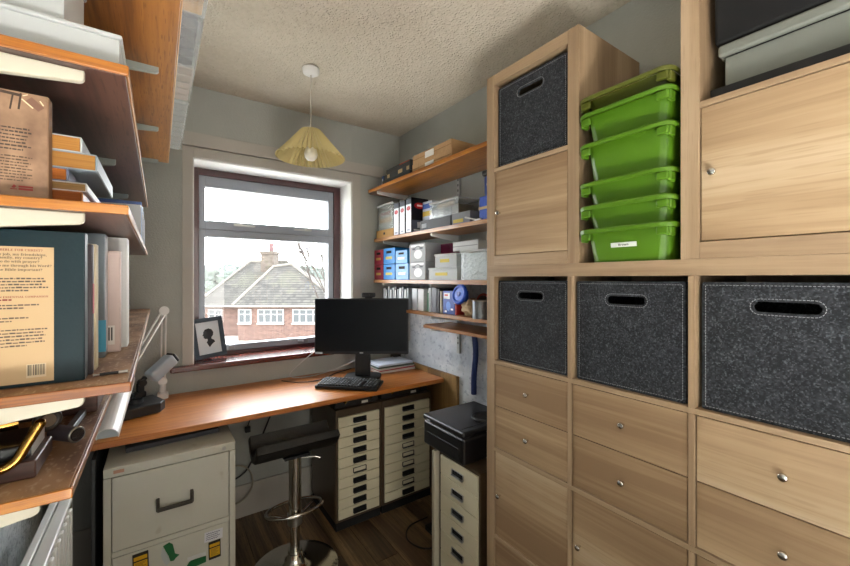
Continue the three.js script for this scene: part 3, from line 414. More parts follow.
{ // black lamp with a boxy grey head
  const l = thing('task_lamp', 'black desk lamp with a boxy pale grey head tilted upward', 'lamp', [-0.088, DY, -2.25], 0.35);
  const s = new THREE.Shape(); s.moveTo(-0.1, -0.085); s.lineTo(0.07, -0.085); s.lineTo(0.1, -0.05); s.lineTo(0.1, 0.085); s.lineTo(-0.1, 0.085); s.closePath();
  part(l, 'base', extr(s, 0.038, 0.004).rotateX(-Math.PI / 2).translate(0, 0.0045, 0), phy(0x23262a, 0.45, { clearcoat: 0.2 }));
  part(l, 'swivel', [cyl(0.03, 0.034, 0.02, { y: 0.057 }), bx(0.06, 0.03, 0.03, { r: 0.008, x: 0.012, y: 0.082 }), cyl(0.012, 0.012, 0.07, { rx: Math.PI / 2, y: 0.085, x: 0.0 }), bx(0.03, 0.05, 0.024, { r: 0.006, x: 0.02, y: 0.11 })], M.black);
  part(l, 'stem', [bar([-0.005, 0.1, -0.01], [0.0, 0.33, -0.03], 0.005), bar([0.0, 0.33, -0.03], [0.003, 0.345, -0.03], 0.008)], M.black);
  part(l, 'red_tip', cyl(0.008, 0.006, 0.025, { y: 0.357, x: 0.003, z: -0.03 }), col(0xa02820, 0.5));
  const head = part(l, 'head', [bx(0.13, 0.058, 0.062, { r: 0.012, seg: 3 })], phy(0xa9b6c4, 0.4, { clearcoat: 0.2 }), [0.1, 0.195, 0.02], [0, 0.25, 0.62]);
  part(head, 'end_cap', bx(0.012, 0.05, 0.056, { r: 0.008, x: 0.071 }), M.black);
  part(l, 'neck', [sqbar([0.01, 0.13, 0.01], [0.035, 0.165, 0.018], 0.026, 0.02), cyl(0.016, 0.016, 0.03, { rx: Math.PI / 2, x: 0.02, y: 0.14, z: 0.02 })], M.black);
}
{ // white swing-arm lamp
  const l = thing('swing_arm_lamp', 'white swing-arm lamp with a long trough head at the left end of the desk', 'lamp', [0.02, DY, -2.44]), wht = phy(0xe4e2e0, 0.4, { clearcoat: 0.25 });
  const J = [0.005, 0.462, 0.06], K = [-0.135, 0.205, 0.26];
  part(l, 'clamp', [bx(0.05, 0.03, 0.05, { r: 0.006, y: 0.0155 }), cyl(0.014, 0.016, 0.05, { y: 0.055 }), cyl(0.02, 0.02, 0.022, { rx: Math.PI / 2, y: 0.09 })], wht);
  for (const o of [-0.009, 0.009]) part(l, 'lower_arm', sqbar([o, 0.08, 0.0], [J[0] + o, J[1], J[2]], 0.008, 0.008), wht);
  for (const o of [-0.011, 0.011]) part(l, 'upper_arm', sqbar([J[0] + o, J[1], J[2]], [K[0] + o, K[1], K[2]], 0.009, 0.009), wht);
  part(l, 'elbow', [cyl(0.022, 0.022, 0.014, { rx: Math.PI / 2, x: J[0], y: J[1] + 0.004, z: J[2] - 0.001 }), cyl(0.022, 0.022, 0.014, { rx: Math.PI / 2, x: J[0], y: J[1] + 0.004, z: J[2] + 0.014 })], wht);
  const a0 = V(-0.176, 0.038, 0.585), a1 = V(-0.142, 0.165, 0.215), dir = a1.clone().sub(a0), len = dir.length(), sh = new THREE.Shape();
  sh.absarc(0, 0, 0.035, -0.25, Math.PI + 0.25); const inner = []; for (let i = 0; i <= 20; i++) { const t = Math.PI + 0.25 - (Math.PI + 0.5) * i / 20; inner.push([0.0315 * Math.cos(t), 0.0315 * Math.sin(t)]); } inner.forEach(([x, y]) => sh.lineTo(x, y)); sh.closePath();
  const hg = extr(sh, len, 0, 24); const mm = new THREE.Matrix4().lookAt(a1, a0, V(0, 1, 0)); hg.applyMatrix4(mm); hg.translate(a0.x, a0.y, a0.z);
  const head = part(l, 'trough_head', toCreasedNormals(hg, 0.5), wht);
  const capg = extr((() => { const q = new THREE.Shape(); q.absarc(0, 0, 0.031, -0.25, Math.PI + 0.25); q.closePath(); return q; })(), 0.004); capg.applyMatrix4(mm); const off = dir.clone().normalize().multiplyScalar(0.004); capg.translate(a0.x + off.x, a0.y + off.y, a0.z + off.z); part(head, 'end_cap', capg, std(0xb9c0c4, 0.5));
  part(l, 'head_joint', [bx(0.03, 0.04, 0.03, { r: 0.008, x: K[0], y: K[1] - 0.008, z: K[2] })], wht);
}

// ---------------------------------------------------------------- under the desk
{ // filing cabinet
  const x0 = -0.167, x1 = 0.276, zf = -1.835, zb = -2.45, H = 0.712;
  const f = thing('filing_cabinet', 'cream two-drawer metal filing cabinet under the desk', 'filing cabinet');
  part(f, 'body', [bb(x0, x0 + 0.024, 0.01, H - 0.036, zb, zf, { r: 0.003 }), bb(x1 - 0.024, x1, 0.01, H - 0.036, zb, zf, { r: 0.003 }), bb(x0, x1, H - 0.0355, H, zb, zf, { r: 0.004 }), bb(x0 + 0.0245, x1 - 0.0245, 0.01, H - 0.036, zb, zb + 0.01, { r: 0 }), bb(x0 + 0.0245, x1 - 0.0245, 0.375, 0.395, zb + 0.0105, zf, { r: 0.002 }), bb(x0 + 0.0245, x1 - 0.0245, 0.01, 0.06, zb + 0.0105, zf, { r: 0.002 })], M.fileCab);
  const dr = (y0, y1) => { const d = part(f, 'drawer', bb(x0 + 0.0265, x1 - 0.0265, y0, y1, zf - 0.02, zf - 0.001, { r: 0.002 }), M.fileCab), hy = y0 + (y1 - y0) * 0.44, hx = 0.056; part(d, 'handle', [bx(0.118, 0.014, 0.01, { r: 0.002, x: hx, y: hy, z: zf + 0.026 }), bx(0.012, 0.042, 0.028, { r: 0.002, x: hx - 0.057, y: hy + 0.016, z: zf + 0.0135 }), bx(0.012, 0.042, 0.028, { r: 0.002, x: hx + 0.057, y: hy + 0.016, z: zf + 0.0135 })], std(0x4a4640, 0.4, { metalness: 0.5 })); };
  dr(0.397, H - 0.0385); dr(0.062, 0.373);
  part(f, 'maker_plate', bb(x0 + 0.03, x0 + 0.062, H - 0.022, H - 0.01, zf, zf + 0.0012, { r: 0 }), std(0xb98a72, 0.4)); part(f, 'lock', cyl(0.008, 0.008, 0.006, { rx: Math.PI / 2, x: x1 - 0.045, y: H - 0.018, z: zf + 0.003 }), M.chromeDull);
  solo('flat_folder', 'dark folder lying on the filing cabinet under the desktop', 'folder', bx(0.34, 0.02, 0.3, { r: 0.003 }), std(0x35363a, 0.6), [0.05, H + 0.0106, -2.12], [0, 0.08, 0]);
  solo('slim_case', 'pale slim case lying on the dark folder under the desktop', 'case', bx(0.26, 0.016, 0.2, { r: 0.004 }), std(0x8d8f8a, 0.5), [0.03, H + 0.0295, -2.1], [0, 0.05, 0]);
  // magnets on the lower drawer
  const zz = zf + 0.0002;
  const yl = canvasTex(128, 192, (c, w, h) => { c.fillStyle = '#1c1a12'; c.fillRect(0, 0, w, h); c.fillStyle = '#d8a818'; c.fillRect(10, 26, w - 20, 34); c.fillRect(10, 72, w - 20, 92); c.fillStyle = '#7a5c10'; for (let i = 0; i < 7; i++) c.fillRect(22, 82 + i * 11, w - 44 - (i % 3) * 12, 4); });
  const ym = std(0xffffff, 0.5, { map: yl });
  const uvFront = (g, w, h) => { const p = g.attributes.position, uv = new Float32Array(p.count * 2); for (let i = 0; i < p.count; i++) { uv[2 * i] = p.getX(i) / w + 0.5; uv[2 * i + 1] = p.getY(i) / h + 0.5; } g.setAttribute('uv', new THREE.BufferAttribute(uv, 2)); return g; };
  solo('magnet', 'left yellow and black rectangular magnet on the filing cabinet drawer', 'magnet', uvFront(bx(0.05, 0.085, 0.003, { r: 0.001 }), 0.05, 0.085), ym, [-0.055, 0.322, zz + 0.0016], [0, 0, 0.03], 'drawer magnets');
  solo('magnet', 'right yellow and black rectangular magnet under the white card', 'magnet', uvFront(bx(0.045, 0.075, 0.003, { r: 0.001 }), 0.045, 0.075), ym, [0.196, 0.275, zz + 0.0016], [0, 0, 0.02], 'drawer magnets');
  const gs = thing('magnet', 'upright green and silver figure magnet on the drawer', 'magnet', [0.036, 0.325, zz], 0, 'drawer magnets'); { const s = new THREE.Shape(); [[-0.02, 0.035], [0.0, 0.042], [0.012, 0.03], [0.02, -0.01], [0.034, -0.02], [0.022, -0.028], [0.016, -0.036], [0.004, -0.034], [-0.002, -0.01]].forEach(([x, y], i) => (i ? s.lineTo(x, y) : s.moveTo(x, y))); part(gs, 'green_body', extr(s, 0.003), col(0x1f6a3a, 0.5)); const s2 = new THREE.Shape(); [[-0.022, 0.033], [-0.004, -0.01], [0.002, -0.035], [-0.008, -0.046], [-0.018, -0.03], [-0.028, 0.0]].forEach(([x, y], i) => (i ? s2.lineTo(x, y) : s2.moveTo(x, y))); part(gs, 'silver_wing', extr(s2, 0.0024), col(0xbcc2c0, 0.4)); }
  const g2 = thing('magnet', 'lying green and white figure magnet near the drawer edge', 'magnet', [0.134, 0.256, zz], 0, 'drawer magnets'); { const s = new THREE.Shape(); [[-0.04, -0.012], [-0.03, 0.004], [-0.02, 0.008], [0.03, 0.004], [0.03, -0.02], [-0.035, -0.024]].forEach(([x, y], i) => (i ? s.lineTo(x, y) : s.moveTo(x, y))); part(g2, 'green_body', extr(s, 0.003), col(0x1f6a3a, 0.5)); part(g2, 'white_top', bb(-0.036, 0.03, 0.0085, 0.024, 0, 0.0024, { r: 0 }), col(0xd2d4d0, 0.5)); }
  const cm = canvasTex(160, 96, (c, w, h) => { c.fillStyle = '#dcdde2'; c.fillRect(0, 0, w, h); c.strokeStyle = '#4d5270'; c.lineWidth = 4; for (let i = 0; i < 4; i++) { c.beginPath(); for (let x = 16; x < w - 20 - (i % 2) * 18; x += 6) c.lineTo(x, 20 + i * 18 + 4 * Math.sin(x * 0.7 + i)); c.stroke(); } });
  solo('note_card', 'white handwritten card stuck on the lower filing drawer', 'card', uvFront(bx(0.068, 0.042, 0.0012, { r: 0 }), 0.068, 0.042), std(0xffffff, 0.7, { map: cm }), [0.192, 0.336, zz + 0.0008], [0, 0, -0.03]);
}
{ // bar stool
  const s = thing('bar_stool', 'chrome bar stool with a black curved leather seat', 'stool', [0.546, 0, -1.887]);
  part(s, 'base', lathe([[0, 0.0], [0.204, 0.0], [0.208, 0.004], [0.204, 0.01], [0.16, 0.021], [0.09, 0.034], [0.055, 0.045], [0.04, 0.062], [0.034, 0.09], [0.0, 0.09]], 56), M.chrome);
  part(s, 'gas_lift', cyl(0.022, 0.022, 0.14, { y: 0.16 }), M.chrome);
  part(s, 'column', [cyl(0.03, 0.03, 0.308, { y: 0.406 }), cyl(0.033, 0.033, 0.012, { y: 0.102 })], M.chrome);
  part(s, 'collar', [cyl(0.034, 0.034, 0.05, { y: 0.255 }), cyl(0.036, 0.036, 0.008, { y: 0.276 })], M.chromeDull);
  const ring = []; for (let i = 0; i < 28; i++) { const a = i / 28 * Math.PI * 2; ring.push([0.015 + 0.135 * Math.cos(a), 0.272 + 0.016 * Math.sin(a), -0.055 + 0.1 * Math.sin(a)]); }
  part(s, 'footrest', [tube(ring, 0.0085, 80, 8, true), bar([-0.03, 0.262, -0.01], [-0.1, 0.272, -0.055], 0.007), bar([0.03, 0.262, -0.01], [0.1, 0.272, -0.055], 0.007)], M.chrome);
  // saddle seat: front and back edges turned up
  const prof = [], N = 26; for (let i = 0; i <= N; i++) { const t = i / N * 2 - 1, z = t * 0.078; prof.push([z, 0.606 + 0.054 * Math.pow(Math.abs(t), 2.4)]); }
  const sh = new THREE.Shape(); prof.forEach(([z, y], i) => (i ? sh.lineTo(z, y) : sh.moveTo(z, y))); for (let i = N; i >= 0; i--) { const [z, y] = prof[i], t = i / N * 2 - 1; sh.lineTo(z * 1.04 + 0.012 * Math.sign(t) * Math.pow(Math.abs(t), 3), y - 0.028 + 0.012 * Math.pow(Math.abs(t), 4)); } sh.closePath();
  const sg = extr(sh, 0.374, 0.007, 6); sg.translate(0, 0, -0.187); sg.rotateY(-Math.PI / 2); part(s, 'seat', toCreasedNormals(sg, 0.7), M.leather);
  part(s, 'seat_plate', bx(0.12, 0.012, 0.09, { y: 0.567 }), M.black);
  part(s, 'lever', [bar([0.03, 0.545, 0.01], [0.09, 0.542, 0.03], 0.004), bar([0.09, 0.542, 0.03], [0.112, 0.534, 0.038], 0.006)], M.chrome);
}
// multi-drawer cabinets
function drawerCabinet(label, pos, turn, W, D, H, base, n, inset, cards, pull = M.black, cap = 0.04) {
  const c = thing('drawer_cabinet', label, 'cabinet', pos, turn, 'multi-drawer cabinets'), b0 = base, y1 = H;
  if (base > 0.02) part(c, 'plinth', bb(-W / 2 + 0.004, W / 2 - 0.004, 0, base - 0.0005, -D + 0.004, -0.006, { r: 0.002 }), M.blackMatte);
  part(c, 'body', [bb(-W / 2, -W / 2 + inset, b0, y1, -D, 0, { r: 0.002 }), bb(W / 2 - inset, W / 2, b0, y1, -D, 0, { r: 0.002 }), bb(-W / 2 + inset, W / 2 - inset, y1 - cap, y1, -D, 0, { r: 0.002 }), bb(-W / 2 + inset, W / 2 - inset, b0, b0 + 0.012, -D, 0, { r: 0.002 }), bb(-W / 2 + inset, W / 2 - inset, b0 + 0.012, y1 - cap, -D, -D + 0.004, { r: 0 })], M.brownMetal);
  const ya = b0 + 0.013, dh = (y1 - cap - 0.0015 - ya) / n, w = W - 2 * inset - 0.003, hs = Math.min(0.082, w * 0.31);
  for (let i = 0; i < n; i++) {
    const y = ya + (i + 0.5) * dh, d = part(c, 'drawer', bx(w, dh - 0.0024, 0.016, { r: 0.003, y, z: -0.004 }), M.cream), k = n - 1 - i;
    const h = part(d, 'handle', [bx(hs, 0.004, 0.012, { r: 0.001, y: y - 0.012, z: 0.0105 }), bx(hs, 0.003, 0.004, { r: 0.001, y: y + 0.013, z: 0.0062 }), bx(0.004, 0.024, 0.005, { r: 0.001, x: -hs / 2, y: y + 0.001, z: 0.0068 }), bx(0.004, 0.024, 0.005, { r: 0.001, x: hs / 2, y: y + 0.001, z: 0.0068 })], pull);
    if (cards.includes(k)) part(d, 'label_card', bx(hs - 0.01, 0.018, 0.001, { r: 0, y: y + 0.001, z: 0.0047 }), col(0xdfd8bf, 0.8)); else part(d, 'handle_recess', bx(hs - 0.005, 0.023, 0.0016, { r: 0, y: y + 0.001, z: 0.005 }), M.blackMatte);
  }
  return c;
}
drawerCabinet('brown cabinet with ten cream drawers, beside the bar stool', [0.955, 0, -2.03], 0, 0.288, 0.4, 0.68, 0.05, 10, 0.014, [5]);
drawerCabinet('brown cabinet with ten cream drawers, right against the desk end panel', [1.286, 0, -2.03], 0, 0.366, 0.4, 0.68, 0.05, 10, 0.016, [4, 5, 6, 8]);
for (const [x, w, l] of [[0.955, 0.27, 'dark wooden box on the cabinet beside the stool'], [1.286, 0.34, 'dark wooden box on the cabinet at the desk end panel']]) {
  const b = thing('flat_box', l + ', with brass knobs', 'box', [x, 0.6805, -2.06]); part(b, 'case', bb(-w / 2, w / 2, 0, 0.068, -0.33, 0, { r: 0.003 }), std(0x1e1915, 0.5));
  for (const s of [-0.3, 0.3]) part(b, 'knob', cyl(0.007, 0.005, 0.014, { rx: Math.PI / 2, x: s * w, y: 0.034, z: 0.0072, n: 14 }), M.brass); part(b, 'paper_tag', bx(0.04, 0.014, 0.001, { r: 0, x: w * 0.18, y: 0.012, z: 0.0008 }), col(0xd2cebf, 0.8));
}
drawerCabinet('brown and cream drawer cabinet under the black printer', [1.118, 0, -1.335], -Math.PI / 2, 0.285, 0.385, 0.59, 0.02, 6, 0.01, [], M.chromeDull, 0.014);
solo('pale_board', 'thin pale board standing against the drawer cabinet under the printer', 'board', bb(0, 0.34, 0, 0.585, -0.011, 0.011, { r: 0.003 }), std(0xb9b29e, 0.6), [1.092, 0, -1.495]);
{ // printer
  const p = thing('printer', 'black inkjet printer on the cream drawer cabinet', 'printer', [1.096, 0.592, -1.43]);
  const bodyM = phy(0x101115, 0.34, { clearcoat: 0.3, clearcoatRoughness: 0.25 });
  part(p, 'body', [bb(0.0, 0.34, 0.0, 0.1195, -0.155, 0.155, { r: 0.014, seg: 4 })], bodyM);
  part(p, 'scanner_lid', bb(-0.003, 0.345, 0.12, 0.15, -0.157, 0.157, { r: 0.012, seg: 4 }), bodyM);
  part(p, 'output_flap', bb(-0.0015, 0.004, 0.012, 0.07, -0.12, 0.12, { r: 0.001 }), bodyM);
  part(p, 'badge', bb(-0.0048, -0.003, 0.126, 0.134, -0.12, -0.09, { r: 0 }), col(0x8d9298, 0.3));
  part(p, 'seam', bb(0.02, 0.33, 0.1505, 0.1515, 0.118, 0.121, { r: 0 }), M.blackMatte);
  const roll = thing('tape_ring', 'dark round lid ring lying on the black printer', 'ring', [1.3, 0.7425, -1.35]); part(roll, 'ring', flat(new THREE.TorusGeometry(0.062, 0.007, 10, 40)).rotateX(Math.PI / 2).translate(0, 0.0072, 0), M.blackGloss); part(roll, 'disc', cyl(0.058, 0.058, 0.004, { y: 0.003, n: 36 }), M.blackMatte);
}
// cables under the desk
solo('power_lead', 'black power lead hanging under the desk with a plug on its end', 'cable', [tube([[0.44, 0.757, -2.4], [0.435, 0.68, -2.42], [0.445, 0.6, -2.44], [0.432, 0.55, -2.44]], 0.0035, 30, 6), bx(0.03, 0.035, 0.02, { r: 0.004, x: 0.432, y: 0.532, z: -2.44 })], M.black);
solo('desk_cable', 'long black cable curving down the wall behind the stool', 'cable', tube([[0.66, 0.757, -2.42], [0.6, 0.68, -2.44], [0.54, 0.52, -2.465], [0.46, 0.33, -2.465], [0.4, 0.26, -2.465], [0.3, 0.235, -2.465]], 0.005, 50, 6), M.black);
{ const pts = []; for (let i = 0; i <= 40; i++) { const a = i / 40 * Math.PI * 4; pts.push([0.36 + (0.1 + 0.004 * (i / 40)) * Math.cos(a), 0.22 + 0.11 * Math.sin(a), -2.455 + 0.009 * (i / 40)]); } solo('coiled_lead', 'beige lead coiled in a loop beside the filing cabinet', 'cable', tube(pts, 0.004, 120, 6), std(0x9a9484, 0.6)); }
{ const f = thing('floor_adapter', 'black power adapter with a looped lead on the floor by the cabinets', 'adapter', [1.26, 0, -1.72]); part(f, 'block', bx(0.05, 0.03, 0.1, { r: 0.006, y: 0.0155 }), M.black); part(f, 'lead', tube([[0, 0.012, 0.05], [-0.06, 0.005, 0.1], [-0.13, 0.005, 0.06], [-0.15, 0.005, -0.04], [-0.08, 0.005, -0.12], [0.05, 0.005, -0.13]], 0.0045, 50, 6), M.black); }

// ---------------------------------------------------------------- left wall: radiator, shelves
{
  const r = thing('radiator', 'white panel radiator with vertical ribs on the left wall', 'radiator', [-0.283, 0, -1.15]);
  const y0 = 0.12, y1 = 0.729, x0 = 0.016, x1 = 0.058, z0 = -0.47, z1 = 0.75;
  part(r, 'front_panel', bb(x1 - 0.018, x1 - 0.006, y0, y1 - 0.012, z0, z1, { r: 0.004 }), M.whiteGloss);
  part(r, 'back_panel', bb(x0, x0 + 0.01, y0, y1 - 0.012, z0, z1, { r: 0.004 }), M.whiteGloss);
  part(r, 'top_rail', [bb(x1 - 0.0265, x1 + 0.004, y1 - 0.0118, y1 + 0.006, z0 - 0.004, z1, { r: 0.005, seg: 2 }), bb(x0 - 0.006, x1 - 0.0285, y1 - 0.0118, y1 + 0.004, z0 - 0.004, z1, { r: 0.005, seg: 2 })], M.whiteGloss);
  for (let z = z0 + 0.02; z < z1; z += 0.042) part(r, 'rib', bb(x1 - 0.0058, x1 + 0.006, y0 + 0.02, y1 - 0.025, z - 0.011, z + 0.011, { r: 0.004 }), M.whiteGloss);
  part(r, 'end_cap', bb(x0 + 0.0125, x1 - 0.0185, y0, y1 - 0.02, z0, z0 + 0.006, { r: 0.002 }), M.whiteGloss);
  part(r, 'bracket', [bb(-0.056, x0 - 0.0005, 0.5, 0.56, -0.3, -0.26), bb(-0.056, x0 - 0.0005, 0.5, 0.56, 0.4, 0.44)], M.whiteGloss);
  const v = thing('radiator_valve', 'white pipe and valve at the end of the radiator', 'valve', [-0.262, 0, -1.67]); part(v, 'pipe', [cyl(0.009, 0.009, 0.6, { y: 0.3 })], col(0xb8b4a4, 0.5)); part(v, 'valve_body', [cyl(0.016, 0.016, 0.07, { y: 0.62 }), cyl(0.01, 0.01, 0.05, { rx: Math.PI / 2, y: 0.56, z: 0.02 })], M.chromeDull);
  solo('leaning_board', 'dark grey board standing beside the filing cabinet', 'board', bb(-0.012, 0.0, 0, 0.735, -0.55, 0, { r: 0.002 }), std(0x47494a, 0.6), [-0.195, 0, -1.9]);
  solo('pipe_box', 'beige vertical pipe casing at the left wall under the desk', 'casing', bb(0, 0.04, 0, 0.72, -0.05, 0, { r: 0.004 }), std(0x9c9682, 0.6), [-0.3, 0, -1.85]);
}
const SN = -0.74;     // near end of the left shelves
function armGeo(len, tipX) {   // tapered cantilever arm along -x from its tip, hanging under a shelf (top at y = 0)
  const s = new THREE.Shape(); s.moveTo(0, 0); s.lineTo(0, -0.008); s.quadraticCurveTo(0, -0.0125, -0.006, -0.0145); s.lineTo(-len * 0.45, -0.026); s.lineTo(-len, -0.036); s.lineTo(-len, 0); s.closePath();
  const g = extr(s, 0.01, 0.0012, 6); g.translate(tipX, -0.0014, -0.005); return g;
}
function shelfBoard(name, label, x1, yTop, th, zFar, mat, arms, armTip, opts = {}) {
  const s = thing(name, label, 'shelf', [0, 0, 0], 0, opts.group ?? 'left wall shelves');
  part(s, 'board', bb(XL + 0.001, x1 - 0.004, yTop - th, yTop, zFar, SN - 0.006, { r: 0.0015, grain: 'z' }), mat);
  part(s, 'end_edge', bb(XL + 0.001, x1, yTop - th, yTop, SN - 0.0058, SN, { r: 0.0022, seg: 2, grain: 'x' }), M.edge);
  part(s, 'front_edge', bb(x1 - 0.0038, x1, yTop - th, yTop, zFar, SN - 0.006, { r: 0.0015, grain: 'z' }), opts.edge ?? M.shelfPine);
  for (const z of arms) part(s, 'bracket_arm', armGeo(armTip - XL - 0.014, armTip), z > -0.9 ? M.creamArm : M.greyArm, [0, yTop - th, z]);
  return s;
}
const s0 = shelfBoard('wall_shelf', 'topmost left wall shelf with orange-brown underside', 0.043, 2.019, 0.018, -2.32, M.varnish, [-0.766, -1.285, -1.79, -2.28], 0.0);
shelfBoard('wall_shelf', 'left wall shelf carrying translucent tubs, second from the top', -0.037, 1.747, 0.0155, -2.07, M.darkWood, [-0.766, -1.285, -1.788], -0.092);
shelfBoard('wall_shelf', 'left wall shelf carrying the brown paperback and a lying book pile', -0.037, 1.533, 0.0145, -2.0, M.darkWood, [-0.766, -1.285, -1.788], -0.092);
shelfBoard('wall_shelf', 'left wall shelf carrying the teal hardback and upright books', -0.034, 1.262, 0.0155, -2.47, M.wornWood, [-0.766, -1.285, -1.788], -0.092);
shelfBoard('wall_shelf', 'narrow worn lowest left wall shelf above the radiator', -0.101, 1.12, 0.0155, -2.05, M.wornWood, [-0.758, -1.285, -1.788], -0.138);
for (const [z, i] of [[-0.783, 'nearest the camera'], [-1.285, 'in the middle of the left wall'], [-1.788, 'near the window on the left wall']]) solo('shelf_upright', 'white slotted shelf upright ' + i, 'upright', bb(0, 0.0125, 0.95, 2.3, -0.012, 0.012, { r: 0.001 }), M.white, [XL + 0.0005, 0, z], null, 'left shelf uprights');

// books
function coverTex(w, h, draw) { return canvasTex(w, h, draw); }
function book(label, { pos, thick, h, depth, cover, pages = M.pages, turn = 0, lie = 0, group, board = 0.003, print, hard = true }) {
  const b = thing('book', label, 'book', pos, turn, group), o = hard ? 0.003 : 0.0005, t2 = thick / 2;
  const L = lie ? (g) => g.rotateX(Math.PI / 2) : (g) => g;     // lying: the thickness runs up instead of towards us
  part(b, 'cover', [bb(-depth / 2, depth / 2, 0, h, t2 - board, t2, { r: 0.0008 }), bb(-depth / 2, depth / 2, 0, h, -t2, -t2 + board, { r: 0.0008 }), bb(depth / 2 - board, depth / 2 + 0.001, 0, h, -t2 + board, t2 - board, { r: 0.0008 })].map(L), cover);
  part(b, 'page_block', L(bb(-depth / 2 + o, depth / 2 - board - 0.0005, o, h - o, -t2 + board + 0.0002, t2 - board - 0.0002, { r: 0, grain: 'y' })), pages);
  if (print) { const [mat, w, hh, x, y] = print, g = new THREE.PlaneGeometry(w, hh); g.translate(x, y, t2 + 0.0006); part(b, 'back_print', L(g), mat); }
  return b;
}
// shelf with the teal hardback (top at 1.262)
{
  const lines = (c, xr, w, y, rows, lh, colr, seed, fs = 5) => { const q = rng(seed); c.fillStyle = colr; for (let i = 0; i < rows; i++) { let px = xr - w; const end = xr - (i === rows - 1 ? w * 0.2 : 50 * q()); while (px < end) { const ww = 8 + 34 * q(), up = fs * (0.75 + 0.5 * q()); c.fillRect(px, y + i * lh + fs - up, Math.min(ww, end - px), up); px += ww + 6; } } };
  const t = canvasTex(1024, 1280, (c, w, h) => {
    c.fillStyle = '#c4a67c'; c.fillRect(0, 0, w, h); c.textAlign = 'right';
    const say = (txt, x, y, f, colr) => { c.fillStyle = colr; c.font = f; c.fillText(txt, x, y); };
    say('YOUR OWN BIBLE FOR CHRIST?', 947, 42, 'bold 28px serif', '#7c2c22');
    [['to my life, my job, my friendships,', 975, 84], ['and my family, my country?', 945, 114], ['there to do with prayer?', 925, 150], ['God is saying to me through his Word?', 1009, 188], ['people in the Bible important?', 945, 226]].forEach(([q, x, y]) => say(q, x, y, 'bold 29px serif', '#3a3026'));
    lines(c, 990, 700, 292, 5, 28, '#54463a', 3, 13); say('AN ESSENTIAL COMPANION', 985, 478, 'bold 24px serif', '#7c2c22'); lines(c, 800, 300, 490, 1, 28, '#7c2c22', 4, 13);
    lines(c, 960, 700, 540, 2, 28, '#54463a', 5, 12); lines(c, 860, 600, 660, 2, 28, '#54463a', 8, 12); lines(c, 990, 760, 770, 6, 30, '#54463a', 9, 12);
    c.fillStyle = '#d2be9a'; c.fillRect(835, 1105, 136, 128); c.fillStyle = '#1d1a16'; const q = rng(4); let x = 845; while (x < 958) { const ww = 2 + 5 * q(); c.fillRect(x, 1112, ww, 100); x += ww + 3 + 5 * q(); }
  });
  const teal = phy(0x06242b, 0.42, { specularIntensity: 0.5, clearcoat: 0.12, clearcoatRoughness: 0.15, bumpMap: fineBump, bumpScale: 0.0003 });
  book('teal hardback with a cream printed back cover and barcode', { pos: [-0.195, 1.2622, -0.812], thick: 0.036, h: 0.23, depth: 0.2, cover: teal, print: [std(0xffffff, 0.5, { map: t }), 0.16, 0.2, -0.014, 0.105] });
  const gp = 'upright books on the left shelf', last = () => scene.children[scene.children.length - 1];
  book('dark paperback with crimson spine panel behind the teal hardback', { pos: [-0.19, 1.2622, -0.842], thick: 0.02, h: 0.215, depth: 0.2, cover: col(0x2a2026, 0.5), hard: false, group: gp });
  part(last(), 'spine_panel', bb(0.1012, 0.1018, 0.1, 0.15, -0.007, 0.007, { r: 0 }), col(0xa03038, 0.5));
  book('cream thick-paper paperback standing behind the dark one', { pos: [-0.189, 1.2622, -0.885], thick: 0.034, h: 0.218, depth: 0.2, cover: col(0xcfc0a0, 0.6), hard: false, group: gp });
  book('grey and cyan disc wallet among the upright books', { pos: [-0.192, 1.2622, -1.02], thick: 0.05, h: 0.248, depth: 0.208, cover: phy(0x69747c, 0.3, { clearcoat: 0.5 }), pages: col(0x9aa4ac, 0.5), hard: false, group: gp });
  part(last(), 'cyan_band', bb(-0.1, 0.1062, 0.012, 0.075, 0.0252, 0.0258, { r: 0 }), col(0x3d9ec2, 0.4));
  const bt = canvasTex(256, 256, (c, w, h) => { c.fillStyle = '#d9c3bc'; c.fillRect(0, 0, w, h); c.fillStyle = '#efe8e2'; c.fillRect(205, 190, 42, 50); c.fillStyle = '#222'; for (let x = 209; x < 244; x += 6) c.fillRect(x, 195, 3, 34); });
  book('pink-white book with a barcode on its lower corner', { pos: [-0.168, 1.2622, -1.072], thick: 0.022, h: 0.218, depth: 0.2, cover: col(0xcdb6b0, 0.45), hard: false, group: gp, print: [std(0xffffff, 0.45, { map: bt }), 0.196, 0.21, 0, 0.108] });
  const wb = thing('ring_binder', 'tall white ring binder at the end of the upright books', 'binder', [-0.189, 1.2622, -1.148], 0, gp); part(wb, 'cover', [bb(-0.12, 0.13, 0, 0.252, 0.026, 0.029), bb(-0.12, 0.13, 0, 0.252, -0.029, -0.026), bb(0.127, 0.131, 0, 0.252, -0.0258, 0.0258)], col(0xdcdcdc, 0.4)); part(wb, 'paper_block', bb(-0.11, 0.115, 0.006, 0.225, -0.022, 0.022, { r: 0 }), M.paper);
  const pn = thing('ballpoint_pen', 'short black and silver pen lying at the front of the teal book shelf', 'pen', [-0.066, 1.2648, -0.812], 0.12); part(pn, 'barrel', cyl(0.0024, 0.0024, 0.024, { rz: Math.PI / 2, n: 12 }), M.black); part(pn, 'tip', cyl(0.0022, 0.0008, 0.008, { rz: Math.PI / 2, x: -0.0162, n: 12 }), M.chromeDull); part(pn, 'cap', cyl(0.0026, 0.0026, 0.012, { rz: Math.PI / 2, x: 0.0182, n: 12 }), M.chromeDull);
